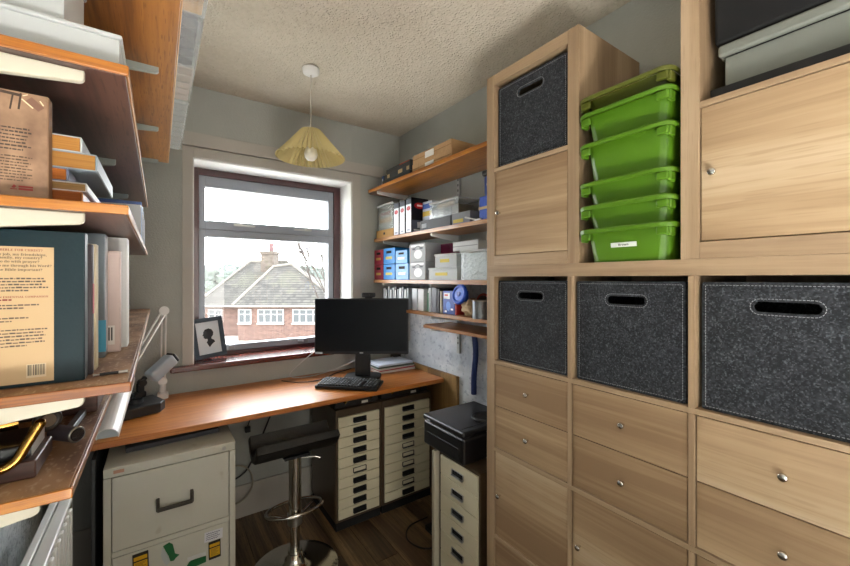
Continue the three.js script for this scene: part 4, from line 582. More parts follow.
  // brown paperback with a printed back
  const t2 = canvasTex(1024, 972, (c, w, h) => {
    for (let y = 0; y < h; y += 8) for (let x = 512; x < w; x += 8) { const k = mix([112, 84, 64], [180, 146, 116], fbm(x / w, y / h, 9, 7, 4, 61)); c.fillStyle = `rgb(${k.map((v) => v | 0).join(',')})`; c.fillRect(x, y, 8, 8); }
    const st = (a, b, d, e, wd, cc) => { c.strokeStyle = cc; c.lineWidth = wd; c.beginPath(); c.moveTo(a, b); c.lineTo(d, e); c.stroke(); };
    st(700, 20, 850, 30, 26, '#3e2e22'); st(800, 20, 780, 170, 12, '#3e2e22'); st(850, 10, 835, 160, 14, '#3e2e22'); st(900, 50, 985, 130, 60, '#7c5a48'); st(862, 30, 895, 12, 8, '#e4d2ac'); st(855, 60, 930, 130, 10, '#e4d2ac'); st(975, 50, 1000, 90, 10, '#e4d2ac');
    lines(c, 930, 330, 330, 7, 32, '#43342a', 21, 14); lines(c, 930, 330, 590, 9, 27, '#54402f', 23, 11);
    c.fillStyle = '#8a2620'; c.fillRect(835, 858, 94, 16); c.fillRect(835, 880, 94, 18); c.beginPath(); c.moveTo(788, 880); c.lineTo(805, 850); c.lineTo(822, 866); c.lineTo(808, 884); c.fill(); c.fillRect(782, 888, 44, 8);
  });
  book('brown worn paperback with printed back cover on the upper shelf', { pos: [-0.21, 1.5332, -0.778], thick: 0.024, h: 0.15, depth: 0.158, cover: std(0x8a6a50, 0.6), hard: false, board: 0.001, print: [std(0xffffff, 0.6, { map: t2 }), 0.157, 0.149, 0, 0.075] });
  // pile of lying books behind it: spines to the room, page edges to the camera
  const pile = [[0.022, 0.2, 0.14, 0xb06a2a, 'bottom book of the lying pile, tan cover', 0xb87434, -0.097], [0.014, 0.19, 0.13, 0xd8d2d4, 'white-backed book second from the bottom of the lying pile', 0xbfae98, -0.092], [0.02, 0.2, 0.12, 0x6a6f86, 'slate-blue book in the middle of the lying pile', 0xc8863a, -0.114], [0.026, 0.25, 0.16, 0x8b9aa2, 'large pale grey-green book near the top of the lying pile', 0xd2b078, -0.08], [0.024, 0.2, 0.13, 0xb9c0c4, 'pale book topmost of the lying pile', 0xe0ba7c, -0.098]];
  let y = 1.5334; const gl = 'lying book pile on the upper left shelf';
  pile.forEach(([th, h, d, cc, l, pc, xr]) => { book(l, { pos: [xr - d / 2, y + th / 2, -0.795 - h], thick: th, h, depth: d, cover: col(cc, 0.45), pages: std(pc, 0.85, { map: M.pages.map }), group: gl, lie: 1, board: 0.0016, hard: false }); y += th + 0.0003; });
  // discs at the far end
  for (let i = 0; i < 7; i++) { const k = thing('disc_case', ['white', 'blue', 'grey', 'pale blue', 'dark', 'white-blue', 'silver'][i] + ' disc case on the upper left shelf, ' + ['nearest', 'second', 'third', 'fourth', 'fifth', 'sixth', 'last'][i] + ' of the row', 'disc case', [-0.115, 1.5332, -1.55 - i * 0.055], 0.12 * (i % 3) - 0.1, 'disc cases on the upper left shelf'); part(k, 'case', bb(-0.07, 0.07, 0, 0.125 + 0.02 * (i % 2), -0.007, 0.007, { r: 0.001 }), col([0xdfe3e8, 0x3a5fa8, 0xa8b0b8, 0x9fc0de, 0x2b2f38, 0xc8d4e6, 0xbfc4c8][i], 0.3)); part(k, 'paper_inlay', bb(0.0702, 0.0708, 0.006, 0.118, -0.0055, 0.0055, { r: 0 }), col([0x8aa4c8, 0xe8ecf2, 0x4a6fb0, 0xf0f2f4, 0x98a4b0, 0x3a5fa8, 0xe6e8ea][i], 0.6)); }
}
{ // lowest shelf: brass instrument, rolls
  const b = thing('brass_instrument', 'brass tube instrument with a bent lever on a dark wooden base', 'instrument', [-0.245, 1.1203, -0.86]);
  part(b, 'wooden_base', bb(-0.09, 0.094, 0, 0.027, -0.06, 0.052, { r: 0.003, grain: 'x' }), M.darkWood); part(b, 'black_housing', bb(-0.085, 0.084, 0.0272, 0.05, -0.055, 0.045, { r: 0.005 }), M.blackGloss); part(b, 'paper_panel', bb(0.0846, 0.0855, 0.0275, 0.052, -0.05, 0.03, { r: 0 }), col(0xbdb9b2, 0.7));
  part(b, 'brass_tube', [bar([-0.085, 0.07, 0.02], [0.062, 0.0715, -0.012], 0.0105, 20), bar([0.02, 0.071, -0.003], [0.03, 0.0712, -0.005], 0.0125, 20)], M.brass);
  part(b, 'lever', [tube([[-0.085, 0.022, 0.064], [0.02, 0.024, 0.064], [0.055, 0.025, 0.064], [0.074, 0.034, 0.062], [0.086, 0.056, 0.059], [0.099, 0.082, 0.056]], 0.0068, 40, 12), flat(new THREE.SphereGeometry(0.0072, 12, 8)).translate(0.099, 0.082, 0.056)], M.brass);
  part(b, 'eyepiece', [flat(new THREE.TorusGeometry(0.0145, 0.0058, 12, 32)).rotateY(0.5).translate(0.086, 0.052, -0.068)], col(0x2a211c, 0.35)); part(b, 'eyepiece_lens', cyl(0.012, 0.012, 0.012, { rx: Math.PI / 2 }).rotateY(0.5).translate(0.086, 0.052, -0.07), col(0x7a6a58, 0.3));
  const l = thing('lens_barrel', 'silver lens barrel lying beside the brass instrument', 'lens', [-0.14, 1.1203, -0.958], 0.75); part(l, 'barrel', cyl(0.0135, 0.0135, 0.05, { rx: Math.PI / 2, y: 0.0145 }), std(0x7d7884, 0.3, { metalness: 0.7 })); part(l, 'rim', flat(new THREE.TorusGeometry(0.0125, 0.002, 8, 28)).translate(0, 0.0145, 0.026), M.chromeDull); part(l, 'lens', cyl(0.0115, 0.0115, 0.003, { rx: Math.PI / 2, y: 0.0145, z: 0.0268 }), phy(0x1a1c24, 0.08, { clearcoat: 0.6 }));
  solo('metal_bar', 'flat steel bar lying along the lowest left shelf', 'bar', bb(-0.006, 0.006, 0, 0.012, -0.065, 0.065, { r: 0.001 }), M.steel, [-0.139, 1.1203, -1.055], [0, -0.05, 0]);
  const db = thing('dark_box', 'dark wooden box on the lowest left shelf behind the lens barrel', 'box', [-0.222, 1.1203, -1.23]); part(db, 'case', bb(-0.105, 0.11, 0, 0.09, -0.1, 0.1, { r: 0.004, grain: 'z' }), M.darkWood); part(db, 'lid', bb(-0.107, 0.112, 0.0905, 0.105, -0.102, 0.102, { r: 0.003, grain: 'z' }), M.darkWood);
}
// translucent tubs on the second shelf
{
  function tub(label, x0, x1, z0, z1, y, h, m) { const t = thing('plastic_tub', label, 'storage box', [(x0 + x1) / 2, y, (z0 + z1) / 2], 0, 'translucent tubs on the left shelf'), w = (x1 - x0) / 2, d = (z1 - z0) / 2, k = 0.0025; part(t, 'tub', [bb(-w, w, 0, k, -d, d, { r: 0 }), bb(-w, w, k, h, d - k, d, { r: 0 }), bb(-w, w, k, h, -d, -d + k, { r: 0 }), bb(w - k, w, k, h, -d + k, d - k, { r: 0 }), bb(-w, -w + k, k, h, -d + k, d - k, { r: 0 })], m); part(t, 'lid', bb(-w - 0.004, w + 0.004, h + 0.0005, h + 0.008, -d - 0.004, d + 0.004, { r: 0.003 }), M.frosted); return t; }
  function fill(label, x0, x1, z0, z1, y, h, m, cat = 'contents') { return solo('packed_contents', label, cat, bb(-(x1 - x0) / 2, (x1 - x0) / 2, 0, h, -(z1 - z0) / 2, (z1 - z0) / 2, { r: 0.006 }), m, [(x0 + x1) / 2, y, (z0 + z1) / 2]); }
  tub('low translucent tub at the near end of the tub shelf', -0.3, -0.05, -0.97, -0.765, 1.7473, 0.046, M.frosted); fill('grey-blue cloth packed in the low near tub', -0.29, -0.06, -0.96, -0.775, 1.7503, 0.018, col(0x8d9298, 0.9));
  tub('taller translucent tub standing on the low near tub', -0.33, -0.115, -0.96, -0.775, 1.8023, 0.14, M.frosted); fill('brown parcel in the taller near tub', -0.32, -0.16, -0.95, -0.79, 1.8053, 0.1, col(0x8a7250, 0.9));
  tub('translucent tub in the middle of the tub shelf', -0.32, -0.06, -1.3, -1.02, 1.7473, 0.12, M.frosted); fill('beige parcels in the middle tub', -0.31, -0.08, -1.29, -1.04, 1.7503, 0.08, col(0xa89a80, 0.9));
  // organisers overhanging the front of the top shelf
  const names = ['clear organiser with amber parts, nearest along the top shelf', 'clear organiser with grey hexagon cells on the top shelf', 'clear organiser with pinkish parts on the top shelf', 'pale stacked organiser near the window end of the top shelf'];
  const zs = [[-0.8, -1.015], [-1.03, -1.275], [-1.29, -1.53], [-1.56, -2.12]], cc = [0xc89a58, 0x5d646c, 0xd2bcae, 0xcdd8d2];
  zs.forEach(([b, a], i) => {
    const o = thing('organiser_box', names[i], 'organiser', [-0.052, 2.0193, (a + b) / 2], 0, 'organisers on the top shelf'), w = 0.14, d = (b - a) / 2, h = i === 3 ? 0.11 : 0.075, k = 0.002;
    part(o, 'tray', [bb(-w, w, 0, k, -d, d, { r: 0 }), bb(w - k, w, k, h, -d, d, { r: 0 }), bb(-w, -w + k, k, h, -d, d, { r: 0 }), bb(-w + k, w - k, k, h, d - k, d, { r: 0 }), bb(-w + k, w - k, k, h, -d, -d + k, { r: 0 })], M.milky);
    part(o, 'lid', bb(-w - 0.003, w + 0.006, h + 0.0004, h + 0.01, -d - 0.003, d + 0.003, { r: 0.003 }), M.frosted); part(o, 'latch', bx(0.006, 0.03, 0.035, { r: 0.002, x: w + 0.0035, y: h - 0.01 }), i === 1 ? M.black : i === 3 ? col(0x2a3a80, 0.4) : M.frosted);
    const nb = i === 3 ? 9 : 5; for (let q = 0; q < nb; q++) { const zz = -d + (q + 0.5) * 2 * d / nb; if (i === 1) { const g = cyl(d / nb * 0.94, d / nb * 0.94, 0.055, { n: 6, y: 0.031, x: w - 0.03, z: zz }); part(o, 'hexagon_cell', g, col(cc[i], 0.6)); part(o, 'hexagon_cell', g.clone(), col(cc[i], 0.6), [-0.052, 0, 0]); } else part(o, 'compartment', bb(-w + 0.006, w - 0.006, 0.003, h - 0.006 - 0.012 * hash(q, i, 2), zz - d / nb * 0.88, zz + d / nb * 0.88, { r: 0.003 }), i === 3 ? M.frosted : col(cc[i], 0.7)); }
  });
}

// ---------------------------------------------------------------- right wall shelves
function rightShelf(label, x0, yTop, th, zFar, zNear, mat, arms, opts = {}) {
  const s = thing('wall_shelf', label, 'shelf', [0, 0, 0], 0, 'right wall shelves');
  const sh = new THREE.Shape(); sh.moveTo(x0, -zFar - 0.03); sh.lineTo(x0 + 0.03, -zFar); sh.lineTo(XR - 0.016, -zFar); sh.lineTo(XR - 0.016, -zNear); sh.lineTo(x0, -zNear); sh.closePath();
  const g = extr(sh, th - 0.002, 0.001); g.rotateX(-Math.PI / 2); g.translate(0, yTop - th + 0.001, 0); uvBox(g, 'z', rr(0, 3), rr(0, 3)); part(s, 'board', g, mat);
  part(s, 'front_edge', bb(x0 - 0.004, x0 - 0.0012, yTop - th, yTop, zFar + 0.03, zNear, { r: 0.001, grain: 'z' }), opts.edge ?? M.shelfPine);
  for (const z of arms) { const a = armGeo(XR - 0.016 - x0 - 0.02, 0); a.rotateY(Math.PI); part(s, 'bracket_arm', a, M.white, [x0 + 0.02, yTop - th, z]); }
  return s;
}
const RN = -1.152;
rightShelf('highest right wall shelf with an orange front edge', 1.226, 2.046, 0.022, -2.485, RN, M.varnish, [-2.36], { edge: M.edge });
rightShelf('right wall shelf carrying the white box files', 1.274, 1.703, 0.021, -2.485, RN, M.varnish, [-2.36, -1.79], {});
rightShelf('right wall shelf carrying the red and blue drawers', 1.27, 1.411, 0.022, -2.485, RN, M.shelfPine, [-2.36, -1.79], {});
rightShelf('right wall shelf carrying disc cases and the blue carton', 1.27, 1.224, 0.018, -2.4, RN, M.shelfPine, [-1.79], {});
rightShelf('short bare right wall shelf below all the others', 1.27, 1.15, 0.016, -1.86, RN, M.varnish, [-1.79], {});
for (const [z, l] of [[-2.36, 'white slotted upright in the corner by the window'], [-1.79, 'grey slotted upright in the middle of the right wall']]) { const u = thing('shelf_upright', l, 'upright', [XR - 0.0145, 0, z], 0, 'right shelf uprights'); part(u, 'channel', bb(0, 0.014, 0.965, 2.2, -0.012, 0.012, { r: 0.001 }), std(0xb6b8b6, 0.5)); const sl = []; for (let y = 1.02; y < 2.18; y += 0.032) sl.push(bb(-0.0012, -0.0002, y, y + 0.014, -0.004, 0.004, { r: 0 })); part(u, 'slots', sl, M.black).userData.kind = 'stuff'; }

// items: position helper; front face at x, z from a to b
function boxItem(name, label, cat, x, y, a, b, h, depth, mat, group, r = 0.003) { const t = thing(name, label, cat, [x, y + 0.0004, (a + b) / 2], 0, group); part(t, 'body', bb(0, depth, 0, h, -(b - a) / 2, (b - a) / 2, { r }), mat); return t; }
{ // top shelf A
  const y = 2.046, g = 'boxes on the highest right shelf';
  boxItem('game_box', 'black flat game box at the bottom of the dark pile on the highest right shelf', 'box', 1.25, y, -2.3, -1.95, 0.035, 0.2, col(0x1d2126, 0.4), g);
  const g2 = boxItem('game_box', 'dark box with pale printed squares in the dark pile on the highest right shelf', 'box', 1.255, y + 0.0355, -2.28, -1.95, 0.035, 0.2, col(0x23282c, 0.4), g); for (const [z, w] of [[-0.12, 0.03], [0.02, 0.05], [0.12, 0.03]]) part(g2, 'printed_patch', bb(-0.0006, -0.0001, 0.006, 0.029, z, z + w, { r: 0 }), col(0xb0936a, 0.6));
  const g3 = boxItem('game_box', 'dark box with a red edge topmost of the dark pile', 'box', 1.26, y + 0.071, -2.26, -1.96, 0.032, 0.19, col(0x2a2a2c, 0.4), g); part(g3, 'red_edge', bb(-0.0006, -0.0001, 0.024, 0.031, 0.02, 0.14, { r: 0 }), col(0xa34a30, 0.6));
  const bl = boxItem('blue_folder', 'thin blue folder leaning at the window end of the highest right shelf', 'folder', 1.27, y, -2.345, -2.315, 0.08, 0.18, col(0x2c4470, 0.5), g); part(bl, 'spine_label', bb(-0.0006, -0.0001, 0.02, 0.06, -0.008, 0.008, { r: 0 }), col(0xc8ccd0, 0.6));
  for (const [k, dy, h, l] of [[0, 0, 0.056, 'lower'], [1, 0.0565, 0.052, 'upper']]) { const c = boxItem('cardboard_box', l + ' of two flat cardboard boxes on the highest right shelf', 'box', 1.255 + 0.004 * k, y + dy, -1.93, -1.55 - 0.01 * k, h, 0.22, M.card, g, 0.002); part(c, 'flap', bb(-0.0012, -0.0002, h * 0.46, h * 0.5, -0.18, 0.18, { r: 0 }), col(0x8a6a46, 0.9)); if (!k) { part(c, 'white_label', bb(-0.002, -0.0013, 0.006, 0.036, -0.055, 0.03, { r: 0 }), col(0xdedcd6, 0.7)); } else { part(c, 'printed_label', bb(-0.002, -0.0013, 0.008, 0.044, -0.055, 0.03, { r: 0 }), std(0xffffff, 0.6, { map: canvasTex(96, 48, (q, w, hh) => { q.fillStyle = '#e6e4de'; q.fillRect(0, 0, w, hh); q.fillStyle = '#15151a'; q.fillRect(4, 4, 20, 40); q.fillRect(32, 4, 14, 40); q.fillRect(58, 8, 30, 14); q.fillRect(58, 28, 20, 14); }) })); } }
  const f = thing('ornament', 'small dark ornament at the tower end of the highest right shelf', 'ornament', [1.27, y, -1.24]); part(f, 'body', lathe([[0, 0], [0.026, 0], [0.03, 0.012], [0.02, 0.03], [0.024, 0.045], [0.012, 0.06], [0, 0.064]], 18).translate(0, 0.0005, 0), std(0x5d564c, 0.6)); part(f, 'head', flat(new THREE.SphereGeometry(0.012, 14, 10)).translate(0.004, 0.075, 0), std(0x3a3632, 0.5));
}
{ // shelf B
  const y = 1.703, g = 'boxes on the box file shelf';
  const mn = boxItem('manila_box', 'flat manila box at the window end of the box file shelf', 'box', 1.285, y, -2.45, -2.21, 0.055, 0.18, col(0xb98e4c, 0.7), g); part(mn, 'clasp', bb(-0.004, -0.0002, 0.02, 0.036, -0.01, 0.01), M.black);
  const cb = thing('clear_box', 'clear plastic box with papers on the manila box', 'storage box', [1.29, y + 0.056, -2.33], 0, g); part(cb, 'shell', [bb(0, 0.003, 0, 0.165, -0.11, 0.11, { r: 0 }), bb(0.15, 0.153, 0, 0.165, -0.11, 0.11, { r: 0 }), bb(0.0031, 0.1499, 0, 0.165, -0.11, -0.107, { r: 0 }), bb(0.0031, 0.1499, 0, 0.165, 0.107, 0.11, { r: 0 })], M.clear); part(cb, 'lid', bb(-0.004, 0.157, 0.1655, 0.178, -0.114, 0.114), M.frosted); part(cb, 'packing', [bb(0.006, 0.14, 0.002, 0.13, -0.1, 0.1)], col(0xa8a090, 0.8)); part(cb, 'orange_strip', bb(0.004, 0.0058, 0.05, 0.08, -0.08, 0.085, { r: 0 }), col(0xc08a3a, 0.7)); part(cb, 'red_strip', bb(0.004, 0.0058, 0.1, 0.122, -0.07, 0.06, { r: 0 }), col(0x9a4a40, 0.7));
  const spine = std(0xffffff, 0.35, { map: canvasTex(64, 256, (c, w, h) => { c.fillStyle = '#e4e8f2'; c.fillRect(0, 0, w, h); c.fillStyle = '#39404f'; c.fillRect(0, 0, w, 40); c.fillStyle = '#c03a48'; c.beginPath(); c.ellipse(w / 2, 72, 24, 17, 0, 0, 7); c.fill(); c.fillStyle = '#9aa2b4'; c.fillRect(14, 232, 36, 14); }) });
  const side = std(0xffffff, 0.3, { map: canvasTex(128, 256, (c, w, h) => { c.fillStyle = '#11141b'; c.fillRect(0, 0, w, h); c.fillStyle = '#b01c22'; c.beginPath(); c.ellipse(62, 52, 44, 24, 0, 0, 7); c.fill(); c.fillStyle = '#f0e8e8'; c.fillRect(40, 44, 44, 14); c.fillStyle = '#5a6070'; c.fillRect(0, 166, w, 90); c.fillStyle = '#eef0f6'; c.fillRect(42, 180, 44, 44); c.fillRect(14, 236, 100, 12); }) });
  [[-2.2, -2.135], [-2.125, -2.06], [-2.05, -1.985]].forEach(([a, b], i) => { const f = boxItem('box_file', ['first', 'second', 'third'][i] + ' white-spined black box file counted from the window', 'box file', 1.284, y, a, b, 0.213 + 0.004 * i, 0.13, M.black, 'white box files'); const pg = new THREE.PlaneGeometry(b - a - 0.006, 0.206); pg.rotateY(-Math.PI / 2); part(f, 'spine_label', pg, spine, [-0.0006, 0.106 + 0.002 * i, 0]); const ps = new THREE.PlaneGeometry(0.124, 0.206); part(f, 'side_print', ps, side, [0.065, 0.107 + 0.002 * i, (b - a) / 2 + 0.0006]); });
  const bk = boxItem('black_box', 'black box below the clear organiser on the box file shelf', 'box', 1.31, y, -1.93, -1.63, 0.065, 0.17, M.black, g); part(bk, 'front_label', bb(-0.0012, -0.0002, 0.02, 0.045, -0.13, -0.08, { r: 0 }), col(0x9aa0a8, 0.5));
  const bw = boxItem('small_carton', 'small blue, yellow and white carton beside the box files', 'box', 1.34, y + 0.066, -1.945, -1.845, 0.12, 0.1, col(0xbfc8d6, 0.5), g); part(bw, 'blue_band', bb(-0.0012, -0.0002, 0.075, 0.105, -0.046, 0.046, { r: 0 }), col(0x2c58b0, 0.5)); part(bw, 'yellow_band', bb(-0.0012, -0.0002, 0.03, 0.06, -0.046, 0.046, { r: 0 }), col(0xcfae2c, 0.5));
  const co = thing('clear_organiser', 'smoky clear organiser standing on the black box', 'organiser', [1.32, y + 0.066, -1.71], 0, g); part(co, 'shell', [bb(0, 0.003, 0, 0.085, -0.13, 0.13, { r: 0 }), bb(0.0031, 0.15, 0, 0.003, -0.13, 0.13, { r: 0 }), bb(0.147, 0.15, 0.0032, 0.085, -0.13, 0.13, { r: 0 })], M.clear); part(co, 'lid', bb(-0.004, 0.154, 0.0855, 0.096, -0.134, 0.134), M.frosted); for (let i = 0; i < 4; i++) part(co, 'part_bin', bb(0.01, 0.12, 0.004, 0.07 - 0.012 * (i % 2), -0.125 + i * 0.063, -0.067 + i * 0.063), col([0x3a3c40, 0x5a4c3a, 0x2f3236, 0x6a6458][i], 0.6)); part(co, 'tan_card', bb(0.004, 0.0085, 0.055, 0.078, -0.06, 0.09, { r: 0 }), col(0xa8845a, 0.7));
  const gy = boxItem('grey_parts_box', 'grey parts box with a yellow label near the upright', 'box', 1.3, y, -1.61, -1.46, 0.065, 0.12, col(0x6f7276, 0.5), g); part(gy, 'yellow_label', bb(-0.0012, -0.0002, 0.012, 0.03, -0.06, 0.02, { r: 0 }), col(0xc2a83a, 0.6));
  const bc = thing('blue_crate', 'bright blue crate with a yellow strap at the tower end', 'crate', [1.3, y + 0.0004, -1.295], 0, g); part(bc, 'body', bb(0, 0.15, 0, 0.12, -0.1, 0.1, { r: 0.006 }), col(0x1f4fc0, 0.4)); part(bc, 'strap', bb(-0.002, -0.0002, 0.055, 0.068, -0.1, 0.1, { r: 0 }), col(0xc8b48a, 0.7));
  const tl = thing('blue_tool', 'blue and black power tool on the blue crate', 'tool', [1.31, y + 0.1212, -1.325], 0, g); part(tl, 'body', [bb(0, 0.06, 0, 0.1, -0.05, 0.05, { r: 0.014, seg: 3 })], col(0x1c3f8c, 0.4)); part(tl, 'grip', bb(0.005, 0.045, 0.102, 0.13, -0.07, 0.03, { r: 0.01, seg: 3 }), M.black); part(tl, 'dial', cyl(0.016, 0.016, 0.01, { rz: Math.PI / 2, x: -0.0055, y: 0.05 }), M.chromeDull);
  solo('pliers', 'silver pliers resting beside the blue crate', 'pliers', [sqbar([0, 0.006, 0], [-0.006, 0.03, -0.09], 0.012, 0.008), sqbar([0.012, 0.006, 0.0], [0.026, 0.008, -0.1], 0.012, 0.008), bx(0.03, 0.012, 0.03, { r: 0.004, x: 0.006, y: 0.007, z: 0.01 })], M.chromeDull, [1.3, y + 0.001, -1.4]);
}
{ // shelf C
  const y = 1.411, gr = 'small drawers on the right wall';
  const drawerBox = (label, c, a, b, y0, h, lab, x = 1.285) => { const t = thing('drawer_box', label, 'drawer box', [x, y0 + 0.0004, (a + b) / 2], 0, gr), w = (b - a) / 2; part(t, 'body', bb(0, 0.17, 0, h - 0.001, -w, w, { r: 0.003 }), phy(c, 0.45, { clearcoat: 0.2 })); part(t, 'finger_hole', bb(-0.0014, -0.0002, h * 0.66, h * 0.82, -w * 0.45, w * 0.45, { r: 0.0005 }), M.blackMatte); part(t, 'front_label', bb(-0.0014, -0.0002, h * 0.3, h * 0.46, -w * 0.55, w * 0.55, { r: 0 }), col(lab, 0.6)); return t; };
  drawerBox('lower red drawer box beside the window', 0xa81c3c, -2.49, -2.36, y, 0.106, 0xc8a850, 1.29); drawerBox('upper red drawer box beside the window', 0xa81c3c, -2.49, -2.36, y + 0.1065, 0.106, 0xc8a850, 1.29);
  drawerBox('lower blue drawer box next to the red ones', 0x1f86d2, -2.345, -2.19, y, 0.106, 0xc8c060); drawerBox('upper blue drawer box next to the red ones', 0x1f86d2, -2.345, -2.19, y + 0.1065, 0.11, 0xc8c060);
  drawerBox('lower blue drawer box next to the grey cases', 0x1f86d2, -2.18, -2.02, y, 0.106, 0xdfe6ea); drawerBox('upper blue drawer box next to the grey cases, with a white label', 0x2a90d8, -2.18, -2.035, y + 0.1065, 0.085, 0xe6ecee);
  const caseT = canvasTex(128, 128, (c, w, h) => { c.fillStyle = '#9a9da2'; c.fillRect(0, 0, w, h); c.fillStyle = '#e4e6ea'; c.beginPath(); c.arc(72, 78, 34, 0, 7); c.fill(); c.fillRect(10, 6, 108, 16); c.fillStyle = '#3c4048'; c.fillRect(24, 30, 26, 14); c.fillRect(84, 28, 26, 12); c.strokeStyle = '#4a4e56'; c.lineWidth = 5; c.beginPath(); c.arc(70, 44, 26, 3.2, 6.1); c.stroke(); });
  for (const [k, l] of [[0, 'lower'], [1, 'upper']]) { const t = boxItem('parts_case', l + ' grey printed carton beside the blue drawers', 'box', 1.285, y + k * 0.1105, -2.01, -1.835, 0.11, 0.115, col(0x989ba0, 0.5), 'grey printed cartons'); const p = new THREE.PlaneGeometry(0.168, 0.104); p.rotateY(-Math.PI / 2); part(t, 'front_print', p, std(0xffffff, 0.5, { map: caseT }), [-0.0008, 0.055, 0]); }
  const mg = boxItem('magenta_box', 'magenta box with a yellow stripe behind the small clear tubs', 'box', 1.412, y, -1.965, -1.76, 0.217, 0.075, col(0x8a2c58, 0.5), 'boxes on the drawer shelf'); part(mg, 'yellow_stripe', bb(-0.0012, -0.0002, 0.004, 0.21, -0.102, -0.075, { r: 0 }), col(0xc8a030, 0.5));
  function miniTub(label, a, b, y0, h, cc) { const t = thing('clear_tub', label, 'storage box', [1.285, y0, (a + b) / 2], 0, 'clear tubs on the drawer shelf'), w = (b - a) / 2; part(t, 'tub', [bb(0, 0.003, 0, h - 0.012, -w, w, { r: 0 }), bb(0.0032, 0.12, 0, 0.003, -w, w, { r: 0 }), bb(0.0032, 0.12, 0.0032, h - 0.012, -w, -w + 0.003, { r: 0 }), bb(0.0032, 0.12, 0.0032, h - 0.012, w - 0.003, w, { r: 0 })], M.frosted); part(t, 'lid', bb(-0.005, 0.124, h - 0.0115, h - 0.001, -w - 0.004, w + 0.004), M.frosted); part(t, 'packing', bb(0.006, 0.11, 0.0035, h - 0.02, -w + 0.006, w - 0.006), col(cc, 0.8)); part(t, 'yellow_label', bb(-0.0014, -0.0002, h * 0.35, h * 0.6, -w * 0.5, w * 0.35, { r: 0 }), col(0xc8b43c, 0.6)); return t; }
  miniTub('wider clear tub at the bottom of the tub pair', -1.8, -1.545, y + 0.0004, 0.07, 0xb8bcbc); miniTub('smaller clear tub on top of the wider one', -1.74, -1.55, y + 0.0708, 0.075, 0x9aa8a4);
  const sv = thing('foil_box', 'large clear box stuffed with crumpled silver foil by the tower', 'storage box', [1.29, y + 0.0004, -1.36], 0, 'boxes on the drawer shelf'); part(sv, 'shell', [bb(0, 0.003, 0, 0.14, -0.16, 0.16, { r: 0 }), bb(0.0032, 0.17, 0, 0.003, -0.16, 0.16, { r: 0 }), bb(0.0032, 0.17, 0.0032, 0.14, -0.16, -0.157, { r: 0 })], M.clear); part(sv, 'lid_rim', bb(-0.006, 0.175, 0.1405, 0.152, -0.165, 0.165), M.frosted);
  { const g = new THREE.BoxGeometry(0.15, 0.13, 0.3, 14, 12, 26), p = g.attributes.position, q = rng(31), seen = new Map(); for (let i = 0; i < p.count; i++) { const key = [p.getX(i), p.getY(i), p.getZ(i)].map((v) => v.toFixed(4)).join(); if (!seen.has(key)) seen.set(key, [q() - 0.5, q() - 0.5, q() - 0.5]); const o = seen.get(key); p.setXYZ(i, p.getX(i) + o[0] * 0.012, p.getY(i) + o[1] * 0.008, p.getZ(i) + o[2] * 0.01); } const f = g.toNonIndexed(); f.computeVertexNormals(); f.translate(0.088, 0.071, 0); part(sv, 'crumpled_foil', f, std(0xd6d8da, 0.35, { metalness: 0.35 })); }
  const pc = boxItem('paper_carton', 'flat white carton lying on the clear tub pair', 'box', 1.3, y + 0.1535, -1.6, -1.4, 0.05, 0.14, col(0xc8cacc, 0.6), 'boxes on the drawer shelf'); part(pc, 'seam', bb(-0.0012, -0.0002, 0.022, 0.026, -0.095, 0.095, { r: 0 }), col(0x8d9094, 0.6));
}
